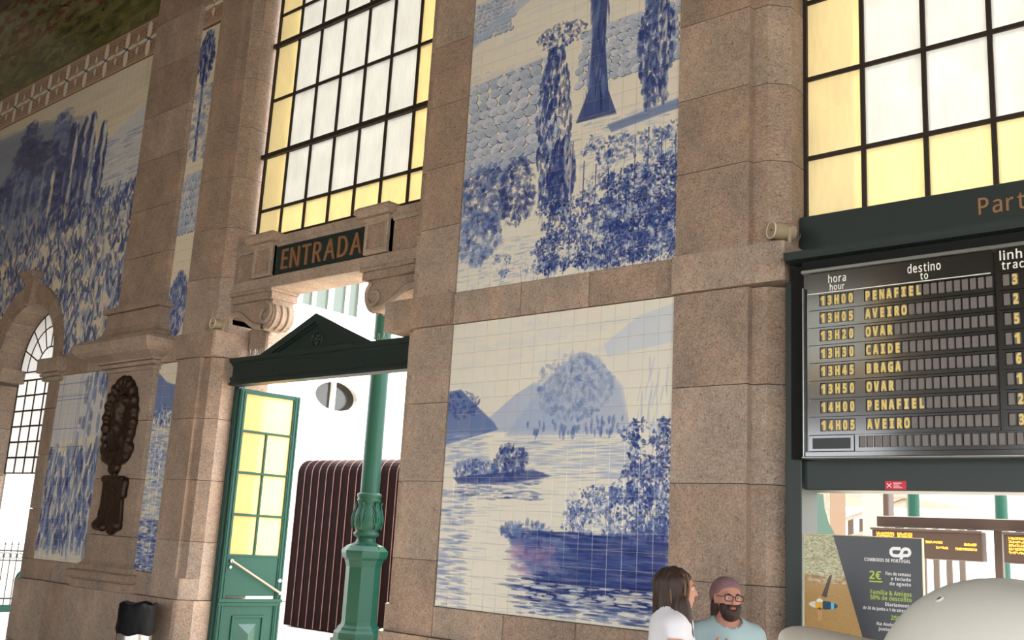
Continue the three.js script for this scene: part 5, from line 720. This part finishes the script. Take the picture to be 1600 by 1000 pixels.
// bearded man with beanie and glasses, facing the camera, head turned to his left
person('bearded person in mauve beanie, dark glasses and pale blue t-shirt', [-3.345, 0, 0.62], 0.86, {
  H: [0.0, 1.372, 0.04], sh: 1.19, hip: 0.80, lean: 0.02, chest: 0.165, waist: 0.14, half: 0.165, armR: 0.046, sleeve: 0.7, skin: skinB, brow: 0x3a261a,
  arms: [[[0.20, 1.145, 0], [0.25, 0.89, 0.0], [0.22, 0.70, 0.14]], [[-0.20, 1.145, 0], [-0.25, 0.89, 0.0], [-0.22, 0.70, 0.14]]],
  legs: [[[0.09, 0.78, 0], [0.11, 0.42, 0.14], [0.11, 0.09, 0.02]], [[-0.09, 0.78, 0], [-0.11, 0.42, 0.14], [-0.11, 0.09, 0.02]]],
  shirt: std({ name: 'pale_blue_cotton', color: 0xa9c2c6, roughness: 0.92 }), trousers: std({ color: 0x3b3f46, roughness: 0.9 }),
  head(p, x, y, z) {
    const be = ell(x, y + 0.035, z - 0.025, 0.090, 0.098, 0.108), slouch = ell(x, y + 0.01, z - 0.09, 0.082, 0.10, 0.07);
    part('beanie', sdfMesh((a, b, c) => { const d = smin(be(a, b, c), slouch(a, b, c), 0.05); const t = (b - y - 0.045) - (z - c + 0.04) * -0.62; return Math.max(d + 0.0012 * Math.sin(a * 500), -(b - y - 0.058 + (z + 0.06 - c) * 0.62)); }, [x - 0.13, y - 0.14, z - 0.2], [x + 0.13, y + 0.16, z + 0.12], 0.006), std({ name: 'mauve_wool', color: 0x8d6c70, roughness: 0.95 }), p);
    const bd = union(0.02, ell(x, y - 0.088, z + 0.05, 0.058, 0.052, 0.062), ell(x, y - 0.05, z + 0.04, 0.068, 0.055, 0.055), cap(x - 0.022, y - 0.043, z + 0.1, x + 0.022, y - 0.043, z + 0.1, 0.010, 0.010)), mouth = ell(x, y - 0.056, z + 0.11, 0.024, 0.010, 0.02), cheek = ell(x, y + 0.015, z + 0.075, 0.062, 0.056, 0.06);
    part('beard', sdfMesh((a, b, c) => Math.max(bd(a, b, c) + (noise3(a * 140, b * 140, c * 140) - 0.5) * 0.006, -mouth(a, b, c), -cheek(a, b, c)), [x - 0.1, y - 0.17, z - 0.05], [x + 0.1, y + 0.03, z + 0.15], 0.005), brownHair, p);
    part('hair', sdfMesh((a, b, c) => union(0.03, ell(x, y - 0.06, z - 0.06, 0.082, 0.08, 0.06), cap(x - 0.07, y - 0.04, z - 0.04, x - 0.075, y - 0.125, z - 0.05, 0.025, 0.02), cap(x + 0.07, y - 0.04, z - 0.04, x + 0.075, y - 0.125, z - 0.05, 0.025, 0.02))(a, b, c), [x - 0.13, y - 0.18, z - 0.15], [x + 0.13, y + 0.05, z + 0.03], 0.007), brownHair, p);
    const gm = std({ color: 0x3a1512, roughness: 0.3 }), gl = sub('glasses', p); gl.userData.label = 'dark red framed glasses';
    for (const s of [-1, 1]) { const c = []; for (let i = 0; i < 24; i++) { const a = i / 24 * 6.283; c.push([x + s * 0.034 + 0.026 * Math.sign(Math.cos(a)) * Math.abs(Math.cos(a)) ** 0.6, y + 0.005 + 0.018 * Math.sign(Math.sin(a)) * Math.abs(Math.sin(a)) ** 0.6, z + 0.112 - Math.abs(Math.cos(a)) * 0.0]); } part('rim', tube(c, 0.003, 6, 60, true), gm, gl); part('temple', rod([x + s * 0.062, y + 0.014, z + 0.112], [x + s * 0.082, y + 0.012, z + 0.0], 0.0028, 6), gm, gl); }
    part('bridge', tube([[x - 0.009, y + 0.01, z + 0.114], [x, y + 0.013, z + 0.117], [x + 0.009, y + 0.01, z + 0.114]], 0.003, 6, 8), gm, gl);
  },
});
// person close by in a white cap, looking up at the wall
person('person in a plain white cap standing close by, seen from the side', [-0.2035, 0, 5.806], -1.85, {
  H: [0, 1.506, 0.02], sh: 1.31, hip: 0.92, lean: 0.0, chest: 0.155, waist: 0.135, half: 0.155, armR: 0.045, sleeve: 0.65, skin: skinA, brow: 0x4a3828,
  arms: [[[0.19, 1.295, 0], [0.23, 1.03, 0.0], [0.22, 0.82, 0.1]], [[-0.19, 1.295, 0], [-0.23, 1.03, 0.0], [-0.22, 0.82, 0.1]]],
  legs: [[[0.09, 0.9, 0], [0.10, 0.48, 0.02], [0.10, 0.09, -0.01]], [[-0.09, 0.9, 0], [-0.10, 0.48, 0.02], [-0.10, 0.09, -0.01]]],
  shirt: std({ color: 0x9aa2a6, roughness: 0.9 }), trousers: std({ color: 0x4b4f57, roughness: 0.9 }),
  head(p, x, y, z) {
    const cm = std({ name: 'white_cotton_cap', color: 0xc2c1b6, roughness: 0.95 }), t = 0.1, C = Math.cos(t), S = Math.sin(t), cg = sub('cap', p); cg.userData.label = 'plain white cotton cap';
    const tilt = g => { g.rotateX(-t); g.translate(x, y + 0.036, z - 0.012); return g; };
    const N = 40, M = 16, pos = [], idx = []; for (let j = 0; j <= M; j++) for (let i = 0; i <= N; i++) { const a = i / N * 6.2832, e = j / M * Math.PI / 2, r = Math.cos(e) ** 0.8; pos.push(0.097 * r * Math.sin(a), 0.100 * Math.sin(e) + 0.0008 * Math.sin(a * 3), 0.111 * r * Math.cos(a)); } for (let j = 0; j < M; j++) for (let i = 0; i < N; i++) { const a = j * (N + 1) + i; idx.push(a, a + 1, a + N + 1, a + 1, a + N + 2, a + N + 1); }
    const cr = new THREE.BufferGeometry(); cr.setAttribute('position', new THREE.Float32BufferAttribute(pos, 3)); cr.setIndex(idx); cr.computeVertexNormals(); part('crown', tilt(cr), cm, cg);
    const bp = [], bi = [], A = 24, B = 8, th = 0.0022; for (const s of [0, 1]) for (let j = 0; j <= B; j++) for (let i = 0; i <= A; i++) { const a = -1.25 + 2.5 * i / A, k = j / B, px = 0.098 * Math.sin(a) * (1 - k * 0.02), pz = 0.105 * Math.cos(a) + k * 0.102 * Math.cos(a * 0.95) ** 0.55; bp.push(px, 0.034 - 2.6 * px * px - k * 0.004 - (s ? th * 2 : 0), pz); }
    const n1 = (A + 1) * (B + 1); for (let j = 0; j < B; j++) for (let i = 0; i < A; i++) { const a = j * (A + 1) + i; bi.push(a, a + A + 1, a + 1, a + 1, a + A + 1, a + A + 2); bi.push(n1 + a, n1 + a + 1, n1 + a + A + 1, n1 + a + 1, n1 + a + A + 2, n1 + a + A + 1); } for (let i = 0; i < A; i++) { const a = B * (A + 1) + i; bi.push(a, n1 + a, a + 1, a + 1, n1 + a, n1 + a + 1); }
    const br = new THREE.BufferGeometry(); br.setAttribute('position', new THREE.Float32BufferAttribute(bp, 3)); br.setIndex(bi); br.computeVertexNormals(); part('brim', tilt(br), std({ name: 'white_cotton_brim', color: 0xdedacb, roughness: 0.95, side: THREE.DoubleSide }), cg);
    for (const a of [-2.2, -1.0, 1.0, 2.2]) { const e = 0.95, r = Math.cos(e) ** 0.8, q = V(0.097 * r * Math.sin(a), 0.1 * Math.sin(e), 0.111 * r * Math.cos(a)), n = q.clone().normalize(), g = new THREE.TorusGeometry(0.0026, 0.0011, 6, 14); g.applyQuaternion(new THREE.Quaternion().setFromUnitVectors(V(0, 0, 1), n)); g.translate(...q.toArray()); part('eyelet', tilt(g), cm, cg); const h = new THREE.CylinderGeometry(0.0018, 0.0018, 0.0016, 10); h.applyQuaternion(new THREE.Quaternion().setFromUnitVectors(V(0, 1, 0), n)); h.translate(...q.toArray()); part('eyelet_hole', tilt(h), std({ color: 0x2a2622, roughness: 1 }), cg); }
    part('hair', sdfMesh((a, b, c) => Math.max(ell(x, y + 0.0, z - 0.03, 0.088, 0.10, 0.098)(a, b, c), -ell(x, y - 0.06, z + 0.09, 0.07, 0.13, 0.09)(a, b, c), b - y - 0.05), [x - 0.12, y - 0.13, z - 0.16], [x + 0.12, y + 0.1, z + 0.1], 0.007), brownHair, p);
  },
});

settle();
put(scene);
renderer.render(scene, camera);
